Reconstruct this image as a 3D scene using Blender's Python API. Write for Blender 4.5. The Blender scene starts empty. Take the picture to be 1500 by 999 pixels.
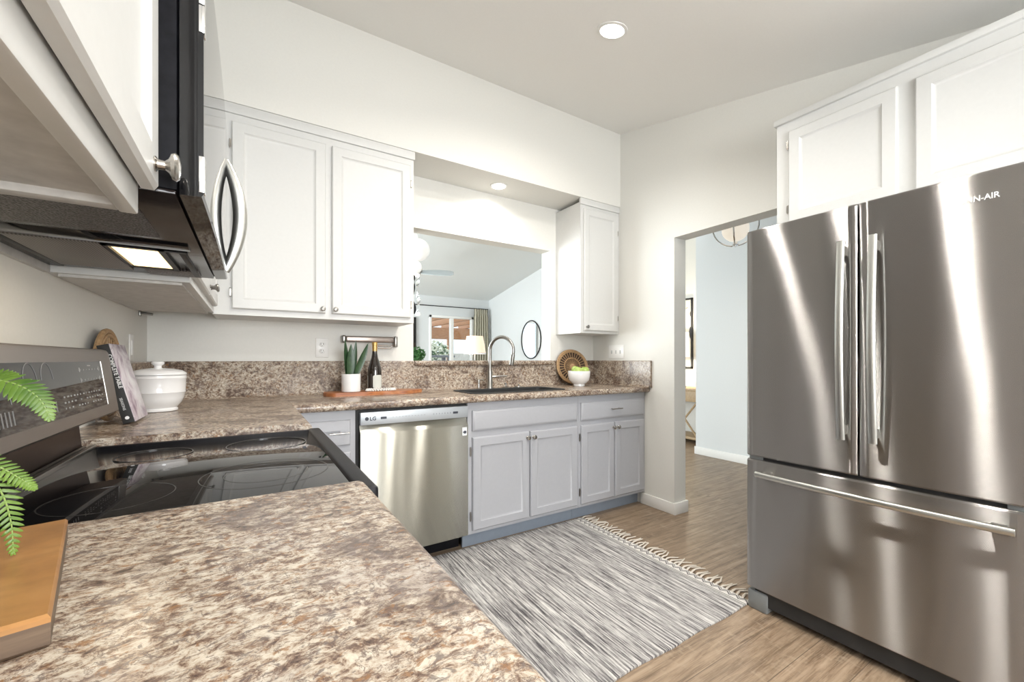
import bpy, bmesh, math, random
from math import sin, cos, pi, radians
from mathutils import Vector, Matrix
random.seed(7)
S = bpy.context.scene
C = S.collection

# ------------------------------------------------------------------ camera
FPX, YAW, CAMH, CV = 611.0, 0.5600, 1.127, 526.0
cam = bpy.data.cameras.new('camera')
cam.sensor_fit = 'HORIZONTAL'; cam.sensor_width = 36.0
cam.lens = FPX / 1500 * 36.0
cam.shift_x = 0.0
cam.shift_y = (CV - 499.5) / 1500
cam.clip_start = 0.01; cam.clip_end = 200
camo = bpy.data.objects.new('camera', cam); C.objects.link(camo)
camo.location = (0, 0, CAMH); camo.rotation_euler = (pi/2, 0, -YAW)
S.camera = camo
# ------------------------------------------------------------------ exposure / world
S.view_settings.view_transform = 'Standard'; S.view_settings.look = 'None'
S.view_settings.exposure = 0.06; S.view_settings.gamma = 1.0
S.view_settings.use_curve_mapping = False
W = bpy.data.worlds.new('sky'); S.world = W; W.use_nodes = True
wn = W.node_tree; wn.nodes.clear()
wo = wn.nodes.new('ShaderNodeOutputWorld'); wb = wn.nodes.new('ShaderNodeBackground')
wb.inputs[0].default_value = (0.80, 0.90, 1.0, 1); wb.inputs[1].default_value = 1.8
wn.links.new(wb.outputs[0], wo.inputs[0])

def area(name, loc, rot, sx, sy, power, col=(1, 1, 1), shape='RECTANGLE', spread=None, parent=None):
    l = bpy.data.lights.new(name, 'AREA'); l.shape = shape; l.size = sx
    if shape in ('RECTANGLE', 'ELLIPSE'): l.size_y = sy
    l.energy = power; l.color = col
    if spread: l.spread = spread
    o = bpy.data.objects.new(name, l); C.objects.link(o); o.rotation_euler = rot; o.location = loc
    if parent: o.parent = parent; o.location = Vector(loc) - parent.location
    return o
sun = bpy.data.lights.new('sun', 'SUN'); sun.energy = 3.0; sun.angle = 0.02; sun.color = (1, .95, .86)
suno = bpy.data.objects.new('sun', sun); C.objects.link(suno); suno.rotation_euler = (radians(50), 0, radians(200))
# unseen fill lights added behind the camera, in the living room and hall
area('fill_kitchen_rear', (.68, -2.13, 1.50), (radians(118), 0, 0), 1.4, 1.3, 104, (.95, .975, 1.0))
area('fill_living_left', (-1.9, 5.8, 1.4), (radians(90), 0, radians(-90)), 3.4, 1.9, 300, (.90, .97, 1.0))
area('fill_hall_end', (3.6, -1.95, 1.5), (radians(90), 0, 0), 1.2, 1.4, 15, (.84, .92, 1.0))
CAN_POWER = 9.0

# ------------------------------------------------------------------ materials
def new_mat(name):
    m = bpy.data.materials.new(name); m.use_nodes = True
    nt = m.node_tree; nt.nodes.clear()
    o = nt.nodes.new('ShaderNodeOutputMaterial'); b = nt.nodes.new('ShaderNodeBsdfPrincipled')
    nt.links.new(b.outputs[0], o.inputs[0])
    return m, nt, b
def N(nt, t, **k):
    n = nt.nodes.new(t)
    for a, v in k.items():
        if a.startswith('i_'):
            key = a[2:]; key = int(key) if key.isdigit() else key
            n.inputs[key].default_value = v
        else: setattr(n, a, v)
    return n
def coords(nt, scale=(1, 1, 1), rot=(0, 0, 0), src='Object'):
    tc = N(nt, 'ShaderNodeTexCoord'); mp = N(nt, 'ShaderNodeMapping')
    mp.inputs['Scale'].default_value = scale; mp.inputs['Rotation'].default_value = rot
    nt.links.new(tc.outputs[src], mp.inputs[0]); return mp.outputs[0]
def noise(nt, vec, scale, detail=3, rough=.55, dist=0):
    n = N(nt, 'ShaderNodeTexNoise'); n.inputs['Scale'].default_value = scale
    n.inputs['Detail'].default_value = detail; n.inputs['Roughness'].default_value = rough
    n.inputs['Distortion'].default_value = dist
    nt.links.new(vec, n.inputs['Vector']); return n.outputs['Fac']
def ramp(nt, fac, stops, interp='LINEAR'):
    r = N(nt, 'ShaderNodeValToRGB'); r.color_ramp.interpolation = interp
    e = r.color_ramp.elements
    while len(e) < len(stops): e.new(.5)
    for i, (p, c) in enumerate(stops):
        e[i].position = p; e[i].color = (c[0], c[1], c[2], 1) if not isinstance(c, (int, float)) else (c, c, c, 1)
    nt.links.new(fac, r.inputs[0]); return r.outputs[0]
def mix(nt, fac, a, b, blend='MIX'):
    m = N(nt, 'ShaderNodeMix', data_type='RGBA', blend_type=blend)
    for s, v in ((m.inputs[0], fac), (m.inputs[6], a), (m.inputs[7], b)):
        if isinstance(v, (int, float)): s.default_value = v
        elif isinstance(v, tuple): s.default_value = (*v[:3], 1)
        else: nt.links.new(v, s)
    return m.outputs[2]
def bump(nt, b, h, strength=.2, dist=.002):
    n = N(nt, 'ShaderNodeBump'); n.inputs['Strength'].default_value = strength
    n.inputs['Distance'].default_value = dist
    nt.links.new(h, n.inputs['Height']); nt.links.new(n.outputs[0], b.inputs['Normal'])
def plain(name, col, rough=.5, metal=0, bs=0, bstr=.15, bdist=.001, var=.04, coat=0, spec=None, trans=0, ior=None):
    m, nt, b = new_mat(name)
    b.inputs['Roughness'].default_value = rough; b.inputs['Metallic'].default_value = metal
    v = coords(nt)
    f = noise(nt, v, bs or 12, 3)
    c1 = tuple(x*(1-var) for x in col); c2 = tuple(min(1, x*(1+var)) for x in col)
    nt.links.new(ramp(nt, f, [(.3, c1), (.7, c2)]), b.inputs['Base Color'])
    if bs: bump(nt, b, f, bstr, bdist)
    if coat: b.inputs['Coat Weight'].default_value = coat; b.inputs['Coat Roughness'].default_value = .05
    if spec is not None: b.inputs['Specular IOR Level'].default_value = spec
    if trans: b.inputs['Transmission Weight'].default_value = trans
    if ior: b.inputs['IOR'].default_value = ior
    return m
def emis(name, col, s, base=(.8, .8, .8)):
    m, nt, b = new_mat(name)
    b.inputs['Base Color'].default_value = (*base, 1)
    b.inputs['Emission Color'].default_value = (*col, 1); b.inputs['Emission Strength'].default_value = s
    return m
def steel(name, col, au, av, tangent, wav=.1, smear=(1, 1, .4), fine=(3, 3, 400)):
    # brushed metal: au / av are the widths of the highlight along and across the brush lines
    m = bpy.data.materials.new(name); m.use_nodes = True; nt = m.node_tree; nt.nodes.clear()
    o = N(nt, 'ShaderNodeOutputMaterial'); b = N(nt, 'ShaderNodeBsdfAnisotropic'); b.distribution = 'MULTI_GGX'
    r2 = math.sqrt(au*av)
    b.inputs['Roughness'].default_value = math.sqrt(r2); b.inputs['Anisotropy'].default_value = 1 - au/r2
    t = N(nt, 'ShaderNodeCombineXYZ')
    for i in range(3): t.inputs[i].default_value = tangent[i]
    nt.links.new(t.outputs[0], b.inputs['Tangent'])
    f = noise(nt, coords(nt, fine), 1.0, 4, .6)
    big = noise(nt, coords(nt, smear), 2.4, 2, .5)
    g = mix(nt, .5, f, big)
    nt.links.new(ramp(nt, g, [(.1, tuple(x*.88 for x in col)), (.9, col)]), b.inputs['Color'])
    bump(nt, b, big, wav, .02)
    nt.links.new(b.outputs[0], o.inputs[0])
    return m
M = {}
M['wall'] = plain('wall_paint', (.775, .765, .72), .62, bs=90, bstr=.10, bdist=.0015, var=.012)
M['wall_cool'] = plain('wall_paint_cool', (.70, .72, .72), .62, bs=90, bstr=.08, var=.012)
M['ceil'] = plain('ceiling_paint', (.88, .87, .84), .75, bs=120, bstr=.12, bdist=.0015, var=.01)
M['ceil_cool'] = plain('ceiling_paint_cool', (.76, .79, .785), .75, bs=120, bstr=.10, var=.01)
M['cab'] = plain('white_cabinet_paint', (.66, .66, .643), .42, bs=60, bstr=.03, var=.012)
M['cab_under'] = plain('white_cabinet_paint_underside', (.56, .545, .52), .55, bs=35, bstr=.12, var=.10)  # greyer and more mottled than the cabinet fronts
M['grey'] = plain('grey_cabinet_paint', (.40, .405, .43), .38, bs=60, bstr=.03, var=.015)
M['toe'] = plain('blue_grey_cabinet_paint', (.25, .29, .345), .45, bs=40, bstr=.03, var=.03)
M['trim'] = plain('white_trim_paint', (.84, .83, .80), .35, var=.01)
M['black'] = plain('black_plastic', (.006, .006, .008), .40, bs=40, bstr=.04, var=.3, spec=.25)
M['black_matte'] = plain('dull_black_case', (.006, .006, .008), .6, bs=60, bstr=.1, var=.4, spec=.12)
M['blackrough'] = plain('matte_black', (.02, .02, .02), .6, var=.2)
M['blackgloss'] = plain('black_glass', (.006, .006, .007), .03, var=.2)
M['brown_plastic'] = plain('dark_bronze_plastic', (.018, .013, .012), .16, bs=14, bstr=.12, bdist=.004, var=.3, spec=.35)
M['chrome'] = plain('chrome', (.80, .80, .80), .10, 1, var=.02)
M['nickel'] = plain('brushed_nickel', (.50, .475, .44), .26, 1, var=.05)
M['handle'] = plain('satin_handle', (.56, .56, .53), .33, 1, var=.03)
M['faucet_metal'] = plain('dark_brushed_nickel', (.36, .35, .33), .3, 1, var=.04)
M['gunmetal'] = plain('dark_nickel', (.30, .29, .27), .3, 1, var=.05)
M['greyplastic'] = plain('grey_plastic', (.20, .21, .21), .4, var=.08)
M['ceramic'] = plain('white_ceramic', (.80, .79, .78), .12, coat=.5, var=.01)
M['matte_ceramic'] = plain('matte_white_ceramic', (.80, .79, .78), .45, var=.02)
M['glassgreen'] = plain('dark_bottle_glass', (.018, .012, .008), .06, coat=.6, var=.1)
M['gold'] = plain('gold_foil', (.62, .40, .14), .35, .8, var=.1)
M['paper'] = plain('paper_label', (.62, .63, .58), .7, var=.03)
M['plate'] = plain('switch_plate_plastic', (.84, .83, .80), .3, var=.01)
M['plate_dim'] = plain('grey_toggle_plastic', (.50, .50, .49), .4)
M['slot'] = plain('dark_slot', (.05, .04, .04), .6)
M['bead'] = plain('white_bead', (.78, .76, .72), .5, var=.05)
M['string'] = plain('grey_string', (.30, .30, .30), .8)
M['linen'] = plain('cream_linen', (.66, .60, .46), .85, bs=400, bstr=.2, var=.05)
M['white_glass'] = emis('opal_glass', (1, .97, .93), .35, (.85, .85, .84))
M['globe_hall'] = emis('warm_opal_glass', (1, .88, .72), .55, (.85, .83, .78))
M['shade'] = emis('lit_lamp_shade', (1, .76, .56), .62, (.8, .62, .48))
M['can_lens'] = emis('downlight_lens', (1, .96, .90), 14)
M['hood_lamp'] = emis('cooktop_lamp', (1, .74, .38), 2.2)
M['sconce'] = emis('lit_sconce', (1, .85, .62), 1.6)
M['lamp_fan'] = emis('fan_light', (1, .97, .9), 3)
M['leaf_dark'] = None

def m_granite():
    m, nt, b = new_mat('granite_laminate')
    v0 = coords(nt, (1.0, 1.3, 1.1), (0, 0, .15))
    warp = N(nt, 'ShaderNodeTexNoise'); warp.inputs['Scale'].default_value = 14; warp.inputs['Detail'].default_value = 3
    nt.links.new(v0, warp.inputs['Vector'])
    vm = N(nt, 'ShaderNodeVectorMath', operation='MULTIPLY_ADD')
    vm.inputs[1].default_value = (.03, .03, .03)
    nt.links.new(warp.outputs['Color'], vm.inputs[0]); nt.links.new(v0, vm.inputs[2]); v = vm.outputs[0]
    big = noise(nt, v0, 6.0, 4, .62, .8)
    big2 = noise(nt, coords(nt, (1, 1, 1), (.3, .2, 1.1)), 7.0, 3, .6, .5)
    mid = noise(nt, v, 68, 6, .74, .35)
    fine = noise(nt, v, 170, 4, .75, .2)
    base = ramp(nt, mid, [(.33, (.055, .034, .026)), (.41, (.16, .10, .07)), (.46, (.34, .255, .185)), (.51, (.48, .405, .32)), (.60, (.60, .53, .435)), (.74, (.66, .61, .52))])
    alt = ramp(nt, mid, [(.34, (.040, .028, .023)), (.46, (.10, .066, .048)), (.54, (.22, .16, .12)), (.62, (.38, .31, .245)), (.76, (.56, .49, .41))])
    c = mix(nt, ramp(nt, big, [(.49, 0), (.60, .95)]), base, alt)
    # mauve-grey clouds
    c = mix(nt, ramp(nt, big2, [(.52, 0), (.70, .40)]), c, (.34, .30, .285))
    # rust flecks
    rust = noise(nt, coords(nt, (1, 1.6, 1.2), (0, 0, .1)), 55, 5, .68, .6)
    c = mix(nt, ramp(nt, rust, [(.57, 0), (.645, .85)]), c, (.26, .13, .055))
    grey = noise(nt, coords(nt, (1, 1.3, 1.1), (0, .3, .25)), 70, 4, .7, .9)
    c = mix(nt, ramp(nt, grey, [(.555, 0), (.62, .8)]), c, (.13, .10, .09))
    # thin dark veins
    vn = noise(nt, coords(nt, (1, 1.8, 1.4), (0, 0, .3)), 13, 6, .72, 1.2)
    ab = N(nt, 'ShaderNodeMath', operation='SUBTRACT'); ab.inputs[1].default_value = .5; nt.links.new(vn, ab.inputs[0])
    ab2 = N(nt, 'ShaderNodeMath', operation='ABSOLUTE'); nt.links.new(ab.outputs[0], ab2.inputs[0])
    c = mix(nt, ramp(nt, ab2.outputs[0], [(.004, .75), (.022, 0)]), c, (.13, .085, .066))
    c = mix(nt, ramp(nt, fine, [(.32, .75), (.40, 0)]), c, (.075, .05, .04))
    nt.links.new(c, b.inputs['Base Color'])
    b.inputs['Roughness'].default_value = .26
    bump(nt, b, fine, .05, .001)
    return m
M['granite'] = m_granite()

def m_floor():
    m, nt, b = new_mat('wood_plank_floor')
    v = coords(nt)
    br = N(nt, 'ShaderNodeTexBrick'); br.offset = .37; br.offset_frequency = 1
    br.inputs['Scale'].default_value = 1; br.inputs['Brick Width'].default_value = 1.22
    br.inputs['Row Height'].default_value = .152; br.inputs['Mortar Size'].default_value = .0012
    br.inputs['Color1'].default_value = (.0, .0, .0, 1); br.inputs['Color2'].default_value = (1, 1, 1, 1)
    nt.links.new(v, br.inputs['Vector'])
    # shift the grain per plank
    add = N(nt, 'ShaderNodeVectorMath', operation='MULTIPLY_ADD'); add.inputs[1].default_value = (3.1, 7.7, 0)
    nt.links.new(br.outputs['Color'], add.inputs[0]); nt.links.new(v, add.inputs[2])
    mp = N(nt, 'ShaderNodeMapping'); mp.inputs['Scale'].default_value = (1.3, 15, 1); nt.links.new(add.outputs[0], mp.inputs[0])
    g = noise(nt, mp.outputs[0], 2.6, 6, .62, .6)
    mp2 = N(nt, 'ShaderNodeMapping'); mp2.inputs['Scale'].default_value = (2.2, 60, 1); nt.links.new(add.outputs[0], mp2.inputs[0])
    g2 = noise(nt, mp2.outputs[0], 4, 5, .7)
    mp3 = N(nt, 'ShaderNodeMapping'); mp3.inputs['Scale'].default_value = (9, 5, 1); nt.links.new(v, mp3.inputs[0])
    g3 = noise(nt, mp3.outputs[0], 2.2, 4, .7)
    c = ramp(nt, g, [(.32, (.105, .066, .040)), (.44, (.20, .135, .085)), (.56, (.31, .22, .145)), (.72, (.42, .315, .22))])
    c = mix(nt, ramp(nt, g2, [(.45, 0), (.64, .5)]), c, (.43, .335, .24))
    c = mix(nt, ramp(nt, g3, [(.54, 0), (.72, .5)]), c, (.47, .375, .27))
    c = mix(nt, ramp(nt, br.outputs['Color'], [(0, .0), (1, .35)]), c, (.20, .145, .095))
    c = mix(nt, br.outputs['Fac'], c, (.12, .085, .06))
    nt.links.new(c, b.inputs['Base Color'])
    nt.links.new(ramp(nt, g2, [(.3, .33), (.7, .45)]), b.inputs['Roughness'])
    bump(nt, b, g2, .12, .002)
    return m
M['floor'] = m_floor()

def m_wood(name, stops, sc=(1.2, 14, 14), scale=3, rough=.45, rot=(0, 0, 0)):
    m, nt, b = new_mat(name)
    g = noise(nt, coords(nt, sc, rot), scale, 5, .6, .8)
    g2 = noise(nt, coords(nt, (sc[0]*3, sc[1]*5, sc[2]*5), rot), scale, 3, .6)
    c = ramp(nt, g, stops)
    c = mix(nt, ramp(nt, g2, [(.45, 0), (.7, .3)]), c, tuple(x*.6 for x in stops[0][1]))
    nt.links.new(c, b.inputs['Base Color']); b.inputs['Roughness'].default_value = rough
    bump(nt, b, g2, .08, .001)
    return m
M['maple'] = m_wood('maple_board', [(.3, (.25, .115, .034)), (.55, (.37, .18, .056)), (.75, (.45, .245, .09))], (4, 5, 6), 2, .38)
M['maple_end'] = m_wood('maple_board_end', [(.3, (.07, .042, .024)), (.55, (.11, .07, .042)), (.75, (.16, .105, .062))], (2, 2, 25), 3, .5)
M['acacia'] = m_wood('acacia_board', [(.3, (.24, .075, .03)), (.5, (.44, .16, .06)), (.75, (.60, .27, .11))], (3, 22, 30), 2, .4)
M['rattan'] = m_wood('rattan', [(.3, (.30, .17, .08)), (.55, (.44, .28, .14)), (.75, (.56, .38, .21))], (30, 30, 30), 3, .6)
M['trivet_disc'] = plain('dark_brown_disc', (.055, .032, .02), .8, var=.2)  # dark brown disc filling the gaps between the spokes
M['oak'] = m_wood('light_oak', [(.3, (.36, .25, .14)), (.55, (.46, .33, .19)), (.75, (.55, .41, .25))], (3, 20, 20), 3, .5)
M['cedar'] = m_wood('orange_cedar', [(.3, (.34, .14, .06)), (.55, (.50, .23, .10)), (.75, (.66, .36, .19))], (3, 20, 20), 3, .6)
M['greywood'] = m_wood('weathered_grey_wood', [(.3, (.10, .10, .11)), (.55, (.20, .20, .22)), (.75, (.30, .30, .32))], (3, 20, 20), 3, .6)
M['fence'] = m_wood('pale_fence_wood', [(.3, (.55, .50, .45)), (.55, (.68, .64, .58)), (.75, (.78, .75, .70))], (20, 20, 2), 3, .7)

def m_leaf(name, a, bcol, scale=14, rough=.4):
    m, nt, b = new_mat(name)
    f = noise(nt, coords(nt), scale, 3)
    nt.links.new(ramp(nt, f, [(.3, a), (.7, bcol)]), b.inputs['Base Color'])
    b.inputs['Roughness'].default_value = rough
    b.inputs['Subsurface Weight'].default_value = .0
    return m
M['fern'] = m_leaf('fern_leaf', (.035, .09, .010), (.155, .25, .035), 30, .42)
M['fern_stem'] = m_leaf('fern_stem', (.16, .25, .06), (.26, .35, .10))
M['snake'] = m_leaf('snake_leaf', (.012, .035, .014), (.035, .085, .028), 40, .35)
M['bush'] = m_leaf('bush_leaf', (.03, .10, .03), (.08, .22, .06), 30, .6)
M['blossom'] = m_leaf('white_blossom', (.75, .78, .6), (.9, .9, .8), 10, .6)
M['apple'] = m_leaf('green_apple_skin', (.33, .48, .09), (.52, .62, .20), 20, .25)
M['soil'] = plain('soil', (.05, .035, .025), .9, bs=200, bstr=.5)

def m_rug():
    m, nt, b = new_mat('woven_striped_rug')
    v = coords(nt, (75, 2.6, 1)); v2 = coords(nt, (230, 16, 1)); v3 = coords(nt, (1.5, 1.1, 1))
    a = noise(nt, v, 1.5, 3, .6); c2 = noise(nt, v2, 1.2, 4, .7); big = noise(nt, v3, 2.2, 2)
    s = N(nt, 'ShaderNodeMath', operation='MULTIPLY_ADD'); s.inputs[1].default_value = .55
    nt.links.new(c2, s.inputs[0]); nt.links.new(a, s.inputs[2])
    s2 = N(nt, 'ShaderNodeMath', operation='MULTIPLY_ADD'); s2.inputs[1].default_value = .12
    nt.links.new(big, s2.inputs[0]); nt.links.new(s.outputs[0], s2.inputs[2])
    col = ramp(nt, s2.outputs[0], [(.66, (.06, .056, .06)), (.75, (.17, .16, .16)), (.83, (.34, .325, .315)), (.93, (.52, .505, .485)), (1.05, (.66, .64, .61))])
    # edge band: pale cloth with dark lines and a zig-zag, in local x
    tc = N(nt, 'ShaderNodeTexCoord'); sep = N(nt, 'ShaderNodeSeparateXYZ'); nt.links.new(tc.outputs['Object'], sep.inputs[0])
    def math_(op, x, y=None, cl=False):
        n = N(nt, 'ShaderNodeMath', operation=op, use_clamp=cl)
        for i, q in enumerate((x, y)):
            if q is None: continue
            if isinstance(q, (int, float)): n.inputs[i].default_value = q
            else: nt.links.new(q, n.inputs[i])
        return n.outputs[0]
    X, Y = sep.outputs[0], sep.outputs[1]
    inband = math_('MULTIPLY', math_('GREATER_THAN', X, .655), math_('LESS_THAN', X, .745))
    def line(at, w): return math_('LESS_THAN', math_('ABSOLUTE', math_('SUBTRACT', X, at)), w)
    zz = math_('PINGPONG', Y, .022)
    zl = math_('LESS_THAN', math_('ABSOLUTE', math_('SUBTRACT', math_('SUBTRACT', X, .688), zz)), .0048)
    zl2 = math_('LESS_THAN', math_('ABSOLUTE', math_('SUBTRACT', math_('SUBTRACT', X, .700), zz)), .003)
    marks = math_('ADD', math_('ADD', line(.662, .0035), line(.674, .003)), math_('ADD', math_('ADD', line(.730, .003), line(.741, .0035)), math_('ADD', zl, zl2)), True)
    bandc = mix(nt, marks, (.66, .64, .60), (.17, .16, .155))
    col = mix(nt, inband, col, bandc)
    nt.links.new(col, b.inputs['Base Color']); b.inputs['Roughness'].default_value = .95
    bump(nt, b, c2, .5, .004)
    return m
M['rug'] = m_rug()
M['fringe'] = plain('cream_fringe', (.66, .60, .52), .9, bs=300, bstr=.3, var=.08)

def m_curtain():
    m, nt, b = new_mat('pleated_curtain_cloth')
    f = noise(nt, coords(nt, (40, 40, 2)), 4, 3)
    nt.links.new(ramp(nt, f, [(.3, (.42, .40, .31)), (.7, (.56, .53, .43))]), b.inputs['Base Color'])
    b.inputs['Roughness'].default_value = .85
    return m
M['curtain'] = m_curtain()
def m_filter():
    m, nt, b = new_mat('metal_mesh_filter')
    vo = N(nt, 'ShaderNodeTexVoronoi'); vo.inputs['Scale'].default_value = 260
    nt.links.new(coords(nt), vo.inputs['Vector'])
    nt.links.new(ramp(nt, vo.outputs['Distance'], [(.15, (.01, .009, .009)), (.6, (.15, .13, .12))]), b.inputs['Base Color'])
    b.inputs['Metallic'].default_value = .6; b.inputs['Roughness'].default_value = .35
    bump(nt, b, vo.outputs['Distance'], .8, .002)
    return m
M['filter'] = m_filter()
def m_grease():
    m, nt, b = new_mat('aluminium_filter_panel')
    w = N(nt, 'ShaderNodeTexWave'); w.inputs['Scale'].default_value = 60; w.inputs['Distortion'].default_value = 1
    nt.links.new(coords(nt), w.inputs['Vector'])
    nt.links.new(ramp(nt, w.outputs['Fac'], [(.2, (.16, .145, .13)), (.8, (.27, .245, .225))]), b.inputs['Base Color'])
    b.inputs['Metallic'].default_value = .3; b.inputs['Roughness'].default_value = .5
    return m
M['grease'] = m_grease()
M['steel_fridge'] = steel('brushed_steel_fridge', (.46, .445, .435), .010, .50, (0, 1, 0), .20)
M['steel_dw'] = steel('brushed_steel_dishwasher', (.44, .435, .39), .010, .45, (1, 0, 0), .14)
M['steel_range'] = steel('brushed_steel_range', (.46, .43, .41), .09, .25, (0, 1, 0), .05)
M['steel_dark'] = steel('dark_brown_steel', (.17, .145, .135), .05, .15, (0, 1, 0), .05)
M['steel_lip'] = plain('pale_steel_panel', (.47, .50, .53), .42, .5, var=.02)
def m_cover():
    m, nt, b = new_mat('lilac_book_cover')
    f = noise(nt, coords(nt), 9, 4, .6, 1.2)
    nt.links.new(ramp(nt, f, [(.30, (.10, .06, .09)), (.42, (.35, .26, .33)), (.52, (.62, .56, .60)), (.7, (.74, .72, .73))]), b.inputs['Base Color'])
    b.inputs['Roughness'].default_value = .3
    return m
M['cover'] = m_cover()
def m_art():
    m, nt, b = new_mat('black_and_cream_print')
    f = noise(nt, coords(nt, (1, 1.6, 1.0)), 3.4, 1, .5, .6)
    nt.links.new(ramp(nt, f, [(.44, (.03, .03, .03)), (.46, (.70, .66, .58))], 'LINEAR'), b.inputs['Base Color'])
    b.inputs['Roughness'].default_value = .5
    return m
M['art'] = m_art()
M['mirror'] = plain('mirror_glass', (.86, .88, .88), .01, 1, var=.0)
def m_pane():
    m = bpy.data.materials.new('window_glass'); m.use_nodes = True; nt = m.node_tree; nt.nodes.clear()
    o = N(nt, 'ShaderNodeOutputMaterial'); t = N(nt, 'ShaderNodeBsdfTransparent'); g = N(nt, 'ShaderNodeBsdfGlossy')
    g.inputs['Roughness'].default_value = .01
    t.inputs[0].default_value = (.94, .97, .96, 1)
    fr = N(nt, 'ShaderNodeFresnel'); mx = N(nt, 'ShaderNodeMixShader')
    nt.links.new(fr.outputs[0], mx.inputs[0]); nt.links.new(t.outputs[0], mx.inputs[1]); nt.links.new(g.outputs[0], mx.inputs[2])
    nt.links.new(mx.outputs[0], o.inputs[0]); return m
M['pane'] = m_pane()
M['grass'] = plain('patio_ground', (.42, .40, .37), .9, bs=20)
M['printwhite'] = plain('white_print', (.75, .75, .75), .5)
M['printdark'] = plain('dark_print', (.03, .035, .05), .5)
M['printsilver'] = plain('silver_badge', (.88, .88, .86), .4)
M['blue_reflection'] = plain('painted_blue_reflection', (.05, .10, .24), .2, .6, bs=120, bstr=.4, var=.6)  # blue reflection put into the colour; not assigned to any part
M['ring_print'] = plain('burner_ring_print', (.035, .033, .031), .12)

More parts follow.
